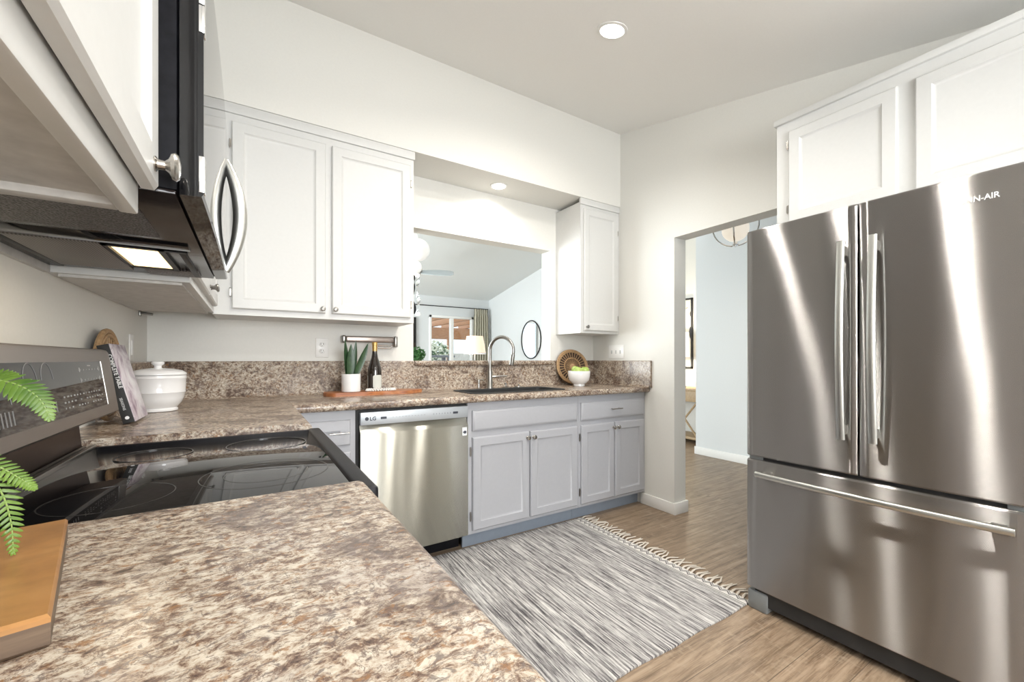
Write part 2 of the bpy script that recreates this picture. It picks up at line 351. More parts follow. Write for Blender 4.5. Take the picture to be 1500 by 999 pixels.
# ------------------------------------------------------------------ mesh helpers
class MB:
    def __init__(s): s.bm = bmesh.new()
    def box(s, x0, x1, y0, y1, z0, z1, bev=0, seg=2):
        vs = [s.bm.verts.new(p) for p in ((x0,y0,z0),(x1,y0,z0),(x1,y1,z0),(x0,y1,z0),(x0,y0,z1),(x1,y0,z1),(x1,y1,z1),(x0,y1,z1))]
        fs = [s.bm.faces.new([vs[i] for i in f]) for f in ((3,2,1,0),(4,5,6,7),(0,1,5,4),(1,2,6,5),(2,3,7,6),(3,0,4,7))]
        if bev:
            es = list({e for f in fs for e in f.edges})
            bmesh.ops.bevel(s.bm, geom=es, offset=bev, segments=seg, profile=.5, affect='EDGES', clamp_overlap=True)
        return s
    def loft(s, loops, cap0=True, cap1=True, close=True):
        L = [[s.bm.verts.new(p) for p in lp] for lp in loops]
        n = len(L[0])
        for a, b in zip(L[:-1], L[1:]):
            for i in range(n if close else n-1):
                j = (i+1) % n
                try: s.bm.faces.new((a[i], a[j], b[j], b[i]))
                except ValueError: pass
        if cap0: s.bm.faces.new(list(reversed(L[0])))
        if cap1: s.bm.faces.new(L[-1])
        return s
    def prism(s, poly, axis, a, b):
        # poly: list of 2d; axis 'x': (y,z), 'y': (x,z), 'z': (x,y)
        f = {'x': lambda p, t: (t, p[0], p[1]), 'y': lambda p, t: (p[0], t, p[1]), 'z': lambda p, t: (p[0], p[1], t)}[axis]
        return s.loft([[f(p, a) for p in poly], [f(p, b) for p in poly]])
    def lathe(s, prof, c=(0, 0, 0), seg=32, M4=None, cap=True):
        M4 = M4 or Matrix.Identity(4)
        loops = []
        for r, z in prof:
            loops.append([tuple(Vector(c) + (M4 @ Vector((max(r, 1e-5)*cos(2*pi*i/seg), max(r, 1e-5)*sin(2*pi*i/seg), z)))) for i in range(seg)])
        return s.loft(loops, cap, cap)
    def tube(s, pts, r, seg=10, cap=True, flat=None):
        pts = [Vector(p) for p in pts]; loops = []
        up = Vector((0, 0, 1)); n = len(pts)
        d0 = (pts[1]-pts[0]).normalized()
        ref = up if abs(d0.dot(up)) < .95 else Vector((1, 0, 0))
        u = d0.cross(ref).normalized()
        for i, p in enumerate(pts):
            d = (pts[min(i+1, n-1)]-pts[max(i-1, 0)]).normalized()
            u = (u - d*u.dot(d)).normalized(); w = d.cross(u)
            rr = r[i] if isinstance(r, (list, tuple)) else r
            k = flat or 1
            loops.append([tuple(p + u*rr*cos(2*pi*j/seg) + w*rr*k*sin(2*pi*j/seg)) for j in range(seg)])
        return s.loft(loops, cap, cap)
    def sphere(s, c, r, u=20, v=12, sc=(1, 1, 1)):
        m = Matrix.Translation(c) @ Matrix.Diagonal((sc[0], sc[1], sc[2], 1))
        bmesh.ops.create_uvsphere(s.bm, u_segments=u, v_segments=v, radius=r, matrix=m); return s
    def panel(s, o, ud, nd, w, h, steps):
        # stepped rectangular panel: o lower-left corner on the back plane, ud along width, nd outward
        o, ud, nd = Vector(o), Vector(ud), Vector(nd); loops = []
        for st in steps:
            ins, d = st
            loops.append([tuple(o + ud*a + Vector((0, 0, 1))*b + nd*d) for a, b in ((ins, ins), (w-ins, ins), (w-ins, h-ins), (ins, h-ins))])
        return s.loft(loops)
    def text(s, body, size, depth, mat4, sx=1.0, align='CENTER', bold=0.0):
        cu = bpy.data.curves.new('t', 'FONT'); cu.body = body; cu.size = size; cu.extrude = depth
        cu.align_x = align; cu.offset = bold; cu.resolution_u = 3
        ob = bpy.data.objects.new('t', cu); C.objects.link(ob)
        bpy.context.view_layer.update()
        me = bpy.data.meshes.new_from_object(ob)
        me.transform(mat4 @ Matrix.Diagonal((sx, 1, 1, 1))); s.bm.from_mesh(me)
        bpy.data.objects.remove(ob); bpy.data.curves.remove(cu); bpy.data.meshes.remove(me)
        return s
    def obj(s, name, mat, parent=None, smooth=40, off=None, merge=False):
        if merge: bmesh.ops.remove_doubles(s.bm, verts=s.bm.verts, dist=1e-6)
        bmesh.ops.recalc_face_normals(s.bm, faces=s.bm.faces)
        o3 = Vector(off) if off else (world_loc(parent) if parent else Vector((0, 0, 0)))
        for v in s.bm.verts: v.co -= o3
        if smooth:
            for f in s.bm.faces: f.smooth = True
            for e in s.bm.edges:
                if len(e.link_faces) == 2 and e.calc_face_angle(0) > radians(smooth): e.smooth = False
        me = bpy.data.meshes.new(name); s.bm.to_mesh(me); s.bm.free()
        me.materials.append(mat)
        o = bpy.data.objects.new(name, me); C.objects.link(o)
        if parent: o.parent = parent
        elif off: o.location = off
        return o
def world_loc(o):
    v = Vector((0, 0, 0))
    while o: v += o.location; o = o.parent
    return v
def thing(name, label, cat, loc, group=None):
    o = bpy.data.objects.new(name, None); o.empty_display_size = .05; C.objects.link(o)
    o.location = loc; o['label'] = label; o['category'] = cat
    if group: o['group'] = group
    return o
def tag(o, label, cat, group=None):
    o['label'] = label; o['category'] = cat
    if group: o['group'] = group
    return o
def struct(name, mb, mat, **k):
    o = mb.obj(name, mat, **k); o['kind'] = 'structure'; return o
def copy_tree(o, parent=None):
    c = o.copy(); C.objects.link(c)
    if parent: c.parent = parent
    for ch in list(o.children): copy_tree(ch, c)
    return c
def rrect(x0, x1, y0, y1, r, z, n=5):
    P = []
    for cx, cy, a in ((x1-r, y1-r, 0), (x0+r, y1-r, 90), (x0+r, y0+r, 180), (x1-r, y0+r, 270)):
        for i in range(n+1):
            t = radians(a + 90*i/n); P.append((cx + r*cos(t), cy + r*sin(t), z))
    return P

# ------------------------------------------------------------------ setting
XL, XR, YB, YS, ZS = -.445, 2.60, 2.78, 2.455, 2.385
def zc(y): return max(2.35, 2.993 - .232*(2.47 - y))
def zl(y): return 2.44 + .181*(8.22 - y)
YF = -2.2
struct('floor', MB().box(-2.4, 6.0, -3.2, 8.4, -.1, 0), M['floor'])
b = MB(); b.prism([(YF-.1, 2.35), (-.3, 2.35), (YB+.1, zc(YB+.1)), (YB+.1, zc(YB)+.25), (-.3, 2.6), (YF-.1, 2.6)], 'x', XL-.1, XR+.13)
struct('ceiling', b, M['ceil'])
struct('wall_left', MB().box(XL-.12, XL, YF, YB+.12, 0, 3.3), M['wall'])
# back wall with the pass-through opening, and the bulkhead above the cabinets
OX0, OX1, OZ0, OZ1 = .945, 2.12, 1.085, 2.03
b = MB()
b.box(XL-.1, OX0, YB, YB+.12, 0, 3.75); b.box(OX1, XR+.13, YB, YB+.12, 0, 3.75)
b.box(OX0, OX1, YB, YB+.12, 0, OZ0); b.box(OX0, OX1, YB, YB+.12, OZ1, 3.75)
struct('wall_back', b, M['wall'])
struct('wall_bulkhead', MB().box(XL, XR, YS, YB, ZS, 3.2), M['wall'])
# right wall with the doorway
DY0, DY1, DZ = 1.02, 1.935, 2.007
b = MB()
b.box(XR, XR+.13, DY1, YB+.12, 0, 3.2, ); b.box(XR, XR+.13, DY0, DY1, DZ, 3.2); b.box(XR, XR+.13, YF, DY0, 0, 3.2)
struct('wall_right', b, M['wall'])
# rear wall behind the camera, with an unseen window added for fill light
b = MB()
b.box(XL-.12, -.05, YF-.12, YF, 0, 2.4); b.box(1.40, XR+.13, YF-.12, YF, 0, 2.4); b.box(-.05, 1.40, YF-.12, YF, 0, .82); b.box(-.05, 1.40, YF-.12, YF, 2.18, 2.4)
struct('wall_rear', b, M['wall'])
b = MB()
for x0, x1 in ((-.05, -.01), (.655, .695), (1.36, 1.40)): b.box(x0, x1, YF-.09, YF-.03, .82, 2.18)
b.box(-.05, 1.40, YF-.09, YF-.03, .82, .86); b.box(-.05, 1.40, YF-.09, YF-.03, 2.14, 2.18)
struct('window_rear_added', b, M['trim'])  # frame of the added rear window
# baseboard wrapping the wall end
b = MB(); h = .085
b.box(XR-.014, XR, DY1-.002, 2.235, 0, h, .004); b.box(XR-.014, XR+.144, DY1-.016, DY1, 0, h, .004); b.box(XR+.13, XR+.144, DY1-.002, YB+.1, 0, h, .004)
struct('baseboard_right', b, M['trim'])
struct('baseboard_rear', MB().box(XR+.13, XR+.142, YF, 1.0, 0, h, .004), M['trim'])
# hall beyond the doorway
HX, HY = 4.50, 3.05
struct('wall_hall', MB().box(HX, HX+.12, -2.2, HY, 0, 3.5), M['wall_cool'])
struct('wall_hall_return', MB().box(HX+.12, 5.52, HY-.12, HY, 0, 3.5), M['wall'])
struct('wall_entry', MB().box(5.40, 5.52, HY, 4.3, 0, 3.5), M['wall'])
struct('wall_entry_return', MB().box(HX+.12, 5.52, 4.3, 4.42, 0, 3.5), M['wall'])
struct('wall_living_right', MB().box(HX+.04, HX+.16, 4.3, 8.34, 0, 3.3), M['wall_cool'])
struct('baseboard_hall', MB().box(HX-.014, HX, -2.2, HY+.012, 0, .09, .004), M['trim'])
b = MB(); b.box(XR+.13, HX+.12, -2.2, YB+.12, 2.62, 2.72)
struct('ceiling_hall', b, M['ceil_cool'])
b = MB(); b.box(XR+.13, HX+.12, -2.32, -2.2, 0, 2.7)
struct('wall_hall_end', b, M['wall_cool'])
# living room
b = MB(); b.prism([(2.88, zl(2.88)), (8.4, zl(8.4)), (8.4, zl(8.4)+.1), (2.88, zl(2.88)+.1)], 'x', -2.1, 5.55)
struct('ceiling_living', b, M['ceil_cool'])
struct('wall_living_left', MB().box(-2.12, -2.0, 2.8, 8.34, 0, 3.6), M['wall_cool'])
struct('wall_living_near', MB().box(-2.12, XL-.1, YB, YB+.12, 0, 3.75), M['wall_cool'])
WX0, WX1, WZ = 3.13, 4.15, 2.045
b = MB(); yf = 8.22
b.box(-2.12, WX0, yf, yf+.12, 0, 2.6); b.box(WX1, HX+.12, yf, yf+.12, 0, 2.6); b.box(WX0, WX1, yf, yf+.12, WZ, 2.6)
struct('wall_living_far', b, M['wall_cool'])
b = MB()
b.box(WX0-.0, WX0+.05, yf-.02, yf+.08, 0, WZ, .004); b.box(WX1-.05, WX1, yf-.02, yf+.08, 0, WZ, .004)
b.box(WX0, WX1, yf-.02, yf+.08, WZ-.05, WZ, .004); b.box(WX0, WX1, yf-.02, yf+.08, 0, .06)
b.box(3.60, 3.68, yf-.01, yf+.06, .05, WZ-.04, .004)
wf = struct('window_1', b, M['trim'])
b = MB(); b.box(WX0+.05, 3.60, yf+.03, yf+.036, .06, WZ-.05); b.box(3.68, WX1-.05, yf+.03, yf+.036, .06, WZ-.05)
b.obj('pane', M['pane'], wf)

# ------------------------------------------------------------------ patio outside the slider
struct('ground', MB().box(-3, 14, 8.4, 20, -.2, -.1), M['grass'])
t = thing('pergola', 'orange cedar pergola with deep beams outside the glass door', 'pergola', (5.2, 12.2, -.1))
MB().box(2.5, 9.0, 12.0, 12.12, 1.74, 2.10, .01).obj('beam', M['cedar'], t)
for i, x in enumerate((3.2, 3.9, 4.62, 5.2, 5.8, 6.6, 7.4)):
    MB().box(x, x+.10, 9.2, 12.6, 2.105, 2.30, .01).obj('rafter', M['cedar'], t)
for x in (3.3, 5.25, 8.2):
    MB().box(x, x+.15, 12.12, 12.27, -.1, 2.10, .01).obj('post', M['cedar'], t)
t = thing('patio_table', 'weathered grey patio table beyond the glass door', 'table', (3.8, 9.65, -.1))
MB().box(3.4, 4.25, 9.4, 9.9, 1.17, 1.22, .01).obj('tabletop', M['greywood'], t)
for x in (3.50, 4.09):
    for y in (9.44, 9.80): MB().box(x, x+.08, y, y+.08, -.1, 1.17, .006).obj('leg', M['greywood'], t)
def blob(name, mat, parent, c, R, n, s, sc=(1, 1, 1), seed=1):
    rr = random.Random(seed); b = MB()
    for i in range(n):
        d = Vector((rr.gauss(0, 1), rr.gauss(0, 1), rr.gauss(0, 1))).normalized() * R * rr.uniform(.35, 1)
        p = Vector(c) + Vector((d.x*sc[0], d.y*sc[1], d.z*sc[2]))
        a = rr.uniform(0, 6.28); e = rr.uniform(-1, 1)
        u = Vector((cos(a), sin(a), e)).normalized()*s; w = u.cross(Vector((rr.uniform(-1, 1), rr.uniform(-1, 1), 1))).normalized()*s*.5
        q = u.cross(w).normalized()*s*.12
        b.loft([[tuple(p-u)]*4, [tuple(p+w+q), tuple(p+w-q), tuple(p-w-q), tuple(p-w+q)], [tuple(p+u)]*4], False, False)
    return b.obj(name, mat, parent, smooth=60)
t = thing('flowering_shrub', 'white flowering shrub seen through the glass door', 'shrub', (4.6, 11.5, -.1))
blob('foliage', M['bush'], t, (4.6, 11.5, 1.33), .40, 260, .06, (1, .8, .7), 3)
blob('blossoms', M['blossom'], t, (4.6, 11.38, 1.38), .42, 190, .07, (1, .8, .7), 5)
MB().tube([(4.6, 11.5, -.1), (4.62, 11.5, .5), (4.6, 11.5, 1.1)], .03).obj('trunk', M['greywood'], t)
tag(MB().box(-1, 12, 15, 15.06, -.1, 1.35).obj('garden_fence', M['fence']), 'pale wooden garden fence behind the pergola', 'fence')

# ------------------------------------------------------------------ upper cabinets
UP = [(0, 0), (0, .014), (.005, .019), (.048, .019), (.052, .015), (.060, .0105), (.064, .0100)]
LOW = [(0, 0), (0, .012), (.006, .018), (.050, .019), (.054, .014), (.062, .011), (.066, .0105)]
FLATD = [(0, 0), (0, .011), (.012, .019), (.016, .0195)]
def knob(parent, p, nd, mat='nickel', s=1.0, name='knob'):
    nd = Vector(nd); q = nd.to_track_quat('Z', 'Y').to_matrix().to_4x4()
    prof = [(.008*s, 0), (.008*s, .002), (.0055*s, .004), (.005*s, .012), (.008*s, .016), (.0135*s, .019), (.0150*s, .023), (.0125*s, .0265), (.006*s, .028), (0, .0285)]
    MB().lathe(prof, p, 24, q).obj(name, M[mat], parent)
def hinge(parent, p, nd, mat='nickel', h=.045):
    b = MB(); x, y, z = p
    b.tube([(x, y, z-h/2), (x, y, z+h/2)], .0035, 8)
    b.box(x-.004, x+.004, y-.004, y+.004, z-h/2+.005, z+h/2-.005)
    b.obj('hinge', M[mat], parent)

# back-left double cabinet
x0, x1, z0, z1, yf_ = -.155, .842, 1.345, 2.355, 2.47
t = thing('wall_cabinet', 'white two-door wall cabinet above the bottle, left of the pass-through', 'cabinet', (.34, YB-.02, z0))
b = MB(); b.box(x0, x1, yf_, YB, z0, z1); b.obj('body', M['cab'], t)
MB().box(x0-.01, x1+.006, yf_-.012, yf_+.01, z1-.02, ZS, .004).obj('crown_trim', M['cab'], t)
for a, c, kx, hx in ((-.078, .346, .330, -.084), (.378, .818, .394, .824)):
    d = MB().panel((a, yf_, z0+.03), (1, 0, 0), (0, -1, 0), c-a, z1-z0-.09, UP).obj('door', M['cab'], t)
    knob(d, (kx, yf_-.019, z0+.052), (0, -1, 0), 'gunmetal', .85)
    for z in (z0+.11, z1-.17): hinge(d, (hx, yf_-.008, z), 0)
# back-right single cabinet
x0, x1, z0 = 2.178, 2.598, 1.332
t = thing('wall_cabinet', 'white one-door wall cabinet in the corner right of the pass-through', 'cabinet', (2.39, YB-.02, z0))
MB().box(x0, x1, yf_, YB, z0, z1).obj('body', M['cab'], t)
MB().box(x0-.006, x1, yf_-.012, yf_+.01, z1-.02, ZS, .004).obj('crown_trim', M['cab'], t)
d = MB().panel((2.205, yf_, z0+.02), (1, 0, 0), (0, -1, 0), .365, z1-z0-.07, UP).obj('door', M['cab'], t)
knob(d, (2.225, yf_-.019, z0+.048), (0, -1, 0), 'gunmetal', .85)
for z in (z0+.13, z1-.19): hinge(d, (2.576, yf_-.008, z), 0)
# left wall, cabinet beyond the microwave (its face frame stands at x=-.15)
fx = -.15
t = thing('wall_cabinet', 'white wall cabinet on the left wall beyond the microwave, small knob', 'cabinet', (-.3, 2.0, 1.35))
MB().box(XL, fx, 1.530, 2.468, 1.35, 2.36).obj('body', M['cab'], t)
MB().box(XL+.02, fx-.02, 1.55, 2.45, 1.343, 1.352).obj('underside', M['cab_under'], t)
for y0_, y1_, ky in ((1.545, 1.985, 1.965), (1.995, 2.40, 2.015)):
    d = MB().panel((fx, y0_, 1.375), (0, 1, 0), (1, 0, 0), y1_-y0_, .94, UP).obj('door', M['cab'], t)
    knob(d, (fx+.019, ky, 1.405), (1, 0, 0), 'gunmetal', .85)
# left wall, near cabinet (close to the camera)
fx = -.131
t = thing('wall_cabinet', 'white wall cabinet close at the left edge, before the microwave, round knob', 'cabinet', (-.3, .35, 1.326))
MB().box(XL, fx-.02, -.18, .758, 1.338, 2.35).obj('body', M['cab_under'], t)
b = MB(); b.box(fx-.02, fx, -.18, .762, 1.326, 1.39, .003); b.box(fx-.02, fx, -.18, .762, 2.29, 2.35); b.box(fx-.02, fx, .715, .762, 1.38, 2.3); b.box(fx-.02, fx, -.18, -.13, 1.38, 2.3); b.box(fx-.02, fx, .28, .32, 1.38, 2.3)
b.obj('face_frame', M['cab'], t)
MB().box(XL, fx-.02, .738, .762, 1.328, 1.342, .002).obj('end_rail', M['cab_under'], t)
for y0_, y1_, ky in ((-.14, .288, .262), (.298, .757, .725)):
    d = MB().panel((fx+.0035, y0_, 1.362), (0, 1, 0), (1, 0, 0), y1_-y0_, .93, UP).obj('door', M['cab'], t)
    knob(d, (fx+.022, ky, 1.388), (1, 0, 0), 'nickel', 1.25)
# cabinet above the microwave
t = thing('wall_cabinet', 'short white wall cabinet directly above the microwave', 'cabinet', (-.3, 1.15, 1.8))
MB().box(XL, -.131, .764, 1.528, 1.80, 2.36).obj('body', M['cab'], t)
for y0_ in (.775, 1.15):
    d = MB().panel((-.131, y0_, 1.82), (0, 1, 0), (1, 0, 0), .368, .50, UP).obj('door', M['cab'], t)
    knob(d, (-.112, y0_+(.345 if y0_ < 1 else .023), 1.85), (1, 0, 0), 'nickel', .85)
# above the fridge
fx = 2.27
t = thing('wall_cabinet', 'white two-door wall cabinet above the steel fridge', 'cabinet', (2.43, .6, 1.78))
MB().box(fx, XR, .04, 1.082, 1.78, 2.31).obj('body', M['cab'], t)
MB().box(fx-.014, XR, .03, 1.092, 2.305, 2.335, .004).obj('crown_trim', M['cab'], t)
for y0_, y1_, hy in ((.612, 1.022, 1.029), (.10, .558, .094)):
    d = MB().panel((fx, y1_, 1.80), (0, -1, 0), (-1, 0, 0), y1_-y0_, .452, UP).obj('door', M['cab'], t)
    for z in (1.87, 2.19): hinge(d, (fx-.008, hy, z), 0)

# ------------------------------------------------------------------ countertops
def nose(y0, y1, z0=.874, z1=.914, r=.018, back=True):
    # profile with a rounded front edge at y0 (front) to y1
    P = []
    for i in range(9):
        a = pi*1.5 - pi*i/8*.5; P.append((y0+r+r*cos(a), z0+r+r*sin(a)))
    for i in range(9):
        a = pi - pi*.5*i/8; P.append((y0+r+r*cos(a), z1-r+r*sin(a)))
    P += [(y1, z1), (y1, z0)]
    return P
CF = 2.152
t = thing('countertop', 'brown speckled granite-look countertop along the back wall, with sink', 'countertop', (1.1, 2.45, .874))
b = MB()
SX0, SX1, SY0, SY1 = 1.15, 1.86, 2.262, 2.575
pr = nose(CF, YB-.001)
b.prism(pr, 'x', .165, SX0); b.prism(pr, 'x', SX1, XR-.001)
b.prism(nose(CF, SY0), 'x', SX0, SX1); b.prism([(SY1, .874), (SY1, .914), (YB-.001, .914), (YB-.001, .874)], 'x', SX0, SX1)
pl = [(-p[0]+.175+0, p[1]) for p in nose(0, .62)]
b.prism(pl, 'y', 1.534, YB-.001)
b.obj('worktop', M['granite'], t)
b = MB(); P = [(YB-.001, .913), (YB-.045, .913), (YB-.030, .917), (YB-.022, .928), (YB-.020, 1.105), (YB-.026, 1.112), (YB-.030, 1.118), (YB-.001, 1.118)]
b.prism(P[:5]+[(YB-.015, 1.115), (YB-.001, 1.115)], 'x', XL+.001, XR-.001)
b.prism([(x*-1+XR+YB-.002+0, z) for x, z in []] or [(XR-.001, .913), (XR-.045, .913), (XR-.03, .917), (XR-.022, .928), (XR-.020, 1.110), (XR-.015, 1.115), (XR-.001, 1.115)], 'y', CF-.02, YB-.002)
b.prism([(XL+.001, .913), (XL+.045, .913), (XL+.03, .917), (XL+.022, .928), (XL+.020, 1.110), (XL+.015, 1.115), (XL+.001, 1.115)], 'y', 1.94, YB-.002)
b.obj('backsplash', M['granite'], t)
b = MB(); lp = nose(YB-.045, YB+.13, 1.080, 1.116, .016)
b.prism(lp, 'x', OX0+.001, OX1-.001)
struct('passthrough_ledge', b, M['granite'])  # granite-look ledge through the pass-through opening
t = thing('countertop', 'brown and cream speckled countertop filling the foreground left', 'countertop', (-.13, .1, .874))
b = MB(); b.prism(pl, 'y', -1.2, .762)
b.obj('worktop', M['granite'], t)
b = MB(); b.prism([(XL+.001, .913), (XL+.022, .913), (XL+.020, 1.110), (XL+.015, 1.115), (XL+.001, 1.115)], 'y', -1.2, .762); b.obj('backsplash', M['granite'], t)

# ------------------------------------------------------------------ base cabinets
BY = 2.20
def base_back(x0, x1, label, doors, drawers, side=None):
    t = thing('base_cabinet', label, 'cabinet', ((x0+x1)/2, 2.4, 0))
    b = MB(); b.box(x0, x1, BY, BY+.02, .10, .872); b.box(x0, x0+.018, BY+.02, YB-.01, .10, .872); b.box(x1-.018, x1, BY+.02, YB-.01, .10, .872); b.box(x0, x1, BY+.02, YB-.01, .10, .118)
    b.obj('body', M['grey'], t)
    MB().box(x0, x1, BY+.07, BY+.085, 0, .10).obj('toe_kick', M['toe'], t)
    for a, c, kx, hx in doors:
        d = MB().panel((a, BY, .122), (1, 0, 0), (0, -1, 0), c-a, .545, LOW).obj('door', M['grey'], t)
        knob(d, (kx, BY-.019, .632), (0, -1, 0), 'nickel', .95)
        if hx is not None:
            for z in (.205, .585): hinge(d, (hx, BY-.006, z), 0, 'gunmetal', .055)
    for a, c, z0, z1, pull in drawers:
        d = MB().panel((a, BY, z0), (1, 0, 0), (0, -1, 0), c-a, z1-z0, FLATD).obj('drawer' if pull else 'false_front', M['grey'], t)
        if pull:
            m_ = (a+c)/2 + pull-1; zz = (z0+z1)/2+.005
            b = MB(); b.tube([(m_-.052, BY-.046, zz), (m_+.052, BY-.046, zz)], .004, 10)
            for q in (-.035, .035): b.tube([(m_+q, BY-.018, zz), (m_+q, BY-.046, zz)], .0032, 8)
            b.obj('pull', M['nickel'], d)
    return t
base_back(1.072, 1.917, 'grey sink base cabinet with two doors, right beside the dishwasher', [(1.100, 1.500, 1.482, 1.090), (1.510, 1.900, 1.528, None)], [(1.100, 1.900, .705, .825, 0)])
base_back(1.919, 2.596, 'grey base cabinet with a drawer over two doors, nearest the doorway', [(1.938, 2.253, 2.236, 1.928), (2.262, 2.570, 2.279, None)], [(1.938, 2.570, .700, .825, 1.0)])
t = thing('base_cabinet', 'grey corner base cabinet with a drawer, left of the dishwasher', 'cabinet', (.3, 2.4, 0))
b = MB(); b.box(.14, .447, BY, BY+.02, .10, .872); b.box(.429, .447, BY+.02, YB-.01, .1, .872); b.box(.12, .14, 1.535, BY+.02, .10, .872); b.obj('body', M['grey'], t)
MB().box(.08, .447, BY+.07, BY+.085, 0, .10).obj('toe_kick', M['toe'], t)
d = MB().panel((.185, BY, .700), (1, 0, 0), (0, -1, 0), .238, .125, LOW[:4]+[(.036, .015), (.041, .012)]).obj('drawer', M['grey'], t)
b = MB(); b.tube([(.32, BY-.046, .765), (.412, BY-.046, .765)], .004, 10)
for q in (.335, .397): b.tube([(q, BY-.018, .765), (q, BY-.046, .765)], .0032, 8)
b.obj('pull', M['nickel'], d)
MB().panel((.185, BY, .122), (1, 0, 0), (0, -1, 0), .238, .545, LOW).obj('door', M['grey'], t)
t = thing('base_cabinet', 'grey base cabinet hidden under the foreground countertop', 'cabinet', (-.14, 0, 0))
MB().box(XL+.005, .13, -1.2, .760, .10, .872).obj('body', M['grey'], t)
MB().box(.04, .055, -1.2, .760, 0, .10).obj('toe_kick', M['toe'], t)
for y0_ in (-.42, .16):
    d = MB().panel((.13, y0_, .122), (0, 1, 0), (1, 0, 0), .56, .545, LOW).obj('door', M['grey'], t)
    MB().panel((.13, y0_, .70), (0, 1, 0), (1, 0, 0), .56, .125, FLATD).obj('drawer', M['grey'], t)

# ------------------------------------------------------------------ dishwasher
t = thing('dishwasher', 'stainless steel dishwasher under the counter, left of the sink cabinet', 'dishwasher', (.76, 2.45, 0))
b = MB(); b.box(.449, 1.070, BY+.01, YB-.03, .10, .868); b.obj('body', M['blackrough'], t)
X0, X1 = .466, 1.062
MB().box(X0, X1, BY+.10, BY+.12, 0, .115).obj('toe_panel', M['black'], t)
# control strip
cs = MB().box(X0, X1, BY-.030, BY+.01, .793, .858, .003).obj('control_panel', M['steel_lip'], t)
# door: slab with a scooped pocket handle under the strip
P = [(BY-.028, .112), (BY-.031, .118), (BY-.031, .745), (BY-.028, .752), (BY-.010, .772), (BY-.002, .790), (BY+.01, .790), (BY+.01, .112)]
b = MB(); L = []
for i in range(25):
    x = X0 + (X1-X0)*i/24; bow = .006*(1-((x-.764)/.298)**2)
    L.append([(x, p[0]-(bow if p[0] < BY-.02 else 0), p[1]) for p in P])
b.loft(L); b.obj('door', M['steel_dw'], t, smooth=30)
def tm(loc, facing, roll=0):
    # text frame: facing '-y', '+x', '-x'
    R = {'-y': Matrix.Rotation(pi/2, 4, 'X'), '+x': Matrix.Rotation(pi/2, 4, 'Z') @ Matrix.Rotation(pi/2, 4, 'X'), '-x': Matrix.Rotation(-pi/2, 4, 'Z') @ Matrix.Rotation(pi/2, 4, 'X')}[facing]
    return Matrix.Translation(loc) @ R @ Matrix.Rotation(roll, 4, 'Z')
yy = BY-.0305
b = MB(); b.text('LG', .026, .0004, tm((.527, yy, .816), '-y'), bold=.0008)
b.lathe([(.0085, 0), (.0095, 0), (.0095, .0006), (.0085, .0006)], (.497, yy, .825), 24, Matrix.Rotation(pi/2, 4, 'X'))
b.text('G', .013, .0004, tm((.4975, yy, .8205), '-y'), bold=.0006)
b.obj('logo', M['printdark'], cs)
for q in (.566, .968): MB().box(q, q+.030, yy-.0004, yy+.001, .819, .831).obj('display_mark', M['printdark'], cs)
b = MB()
for i in range(11): b.box(.626+i*.017, .634+i*.017, yy-.0003, yy+.001, .824, .8265)
for i in range(7): b.box(.850+i*.0165, .856+i*.0165, yy-.0003, yy+.001, .822, .829)
b.obj('button_print', plain('grey_print', (.28, .30, .33), .5), cs)
yb = BY-.0325
st = MB().box(1.024, 1.052, yb-.0018, yb+.004, .690, .736).obj('sticker', plain('white_sticker', (.78, .80, .82), .4), t)
b = MB(); b.lathe([(.0070, 0), (.0092, 0), (.0092, .0012), (.0070, .0012)], (1.040, yb-.001, .709), 24, Matrix.Rotation(pi/2, 4, 'X'))
b.text('10', .013, .0005, tm((1.032, yb-.002, .7045), '-y'), bold=.0005)
b.obj('sticker_mark', M['printdark'], st)

# ------------------------------------------------------------------ range (stove)
RY0, RY1, GZ = .768, 1.530, .888
t = thing('range', 'black glass-top electric range with a slanted steel control panel', 'stove', (-.13, 1.15, 0))
MB().box(XL+.02, .165, RY0, RY1, .03, GZ-.012).obj('body', M['blackrough'], t)
# frame around the glass, rounded front rail
b = MB()
b.box(-.36, .188, RY0, RY0+.016, GZ-.02, GZ+.006, .003); b.box(-.36, .188, RY1-.016, RY1, GZ-.02, GZ+.006, .003)
b.box(.160, .198, RY0, RY1, GZ-.035, GZ+.010, .008, 3)
b.obj('cooktop_frame', M['black'], t)
gl = MB().box(-.345, .164, RY0+.014, RY1-.014, GZ-.012, GZ+.004, .001).obj('glass_cooktop', M['blackgloss'], t)
def ring(x, y, r, w=.0010):
    b = MB()
    q = .0003; b.lathe([(r-w, 0), (r+w, 0), (r+w, q), (r-w, q), (r-w, 0)], (x, y, GZ+.004), 64, cap=False); b.obj('burner_ring', M['ring_print'], gl)
for x, y, r in ((.03, 1.005, .115), (.04, 1.345, .095), (-.2, .96, .085), (-.2, 1.34, .075), (.03, 1.005, .075)): ring(x, y, r)
MB().box(.118, .126, 1.22, 1.25, GZ+.004, GZ+.0044).obj('logo_patch', M['printdark'], gl)
# rear trim rails of the cooktop
b = MB(); b.box(-.356, -.345, RY0+.01, RY1-.01, GZ-.01, GZ+.014, .003); b.box(-.372, -.364, RY0+.01, RY1-.01, GZ, GZ+.012, .003)
b.obj('rear_trim', M['gunmetal'], t)
b = MB(); b.prism([(-.440, GZ-.01), (-.375, GZ+.002), (-.385, .995), (-.440, .995)], 'y', RY0, RY1)
b.obj('backguard_base', M['steel_dark'], t)
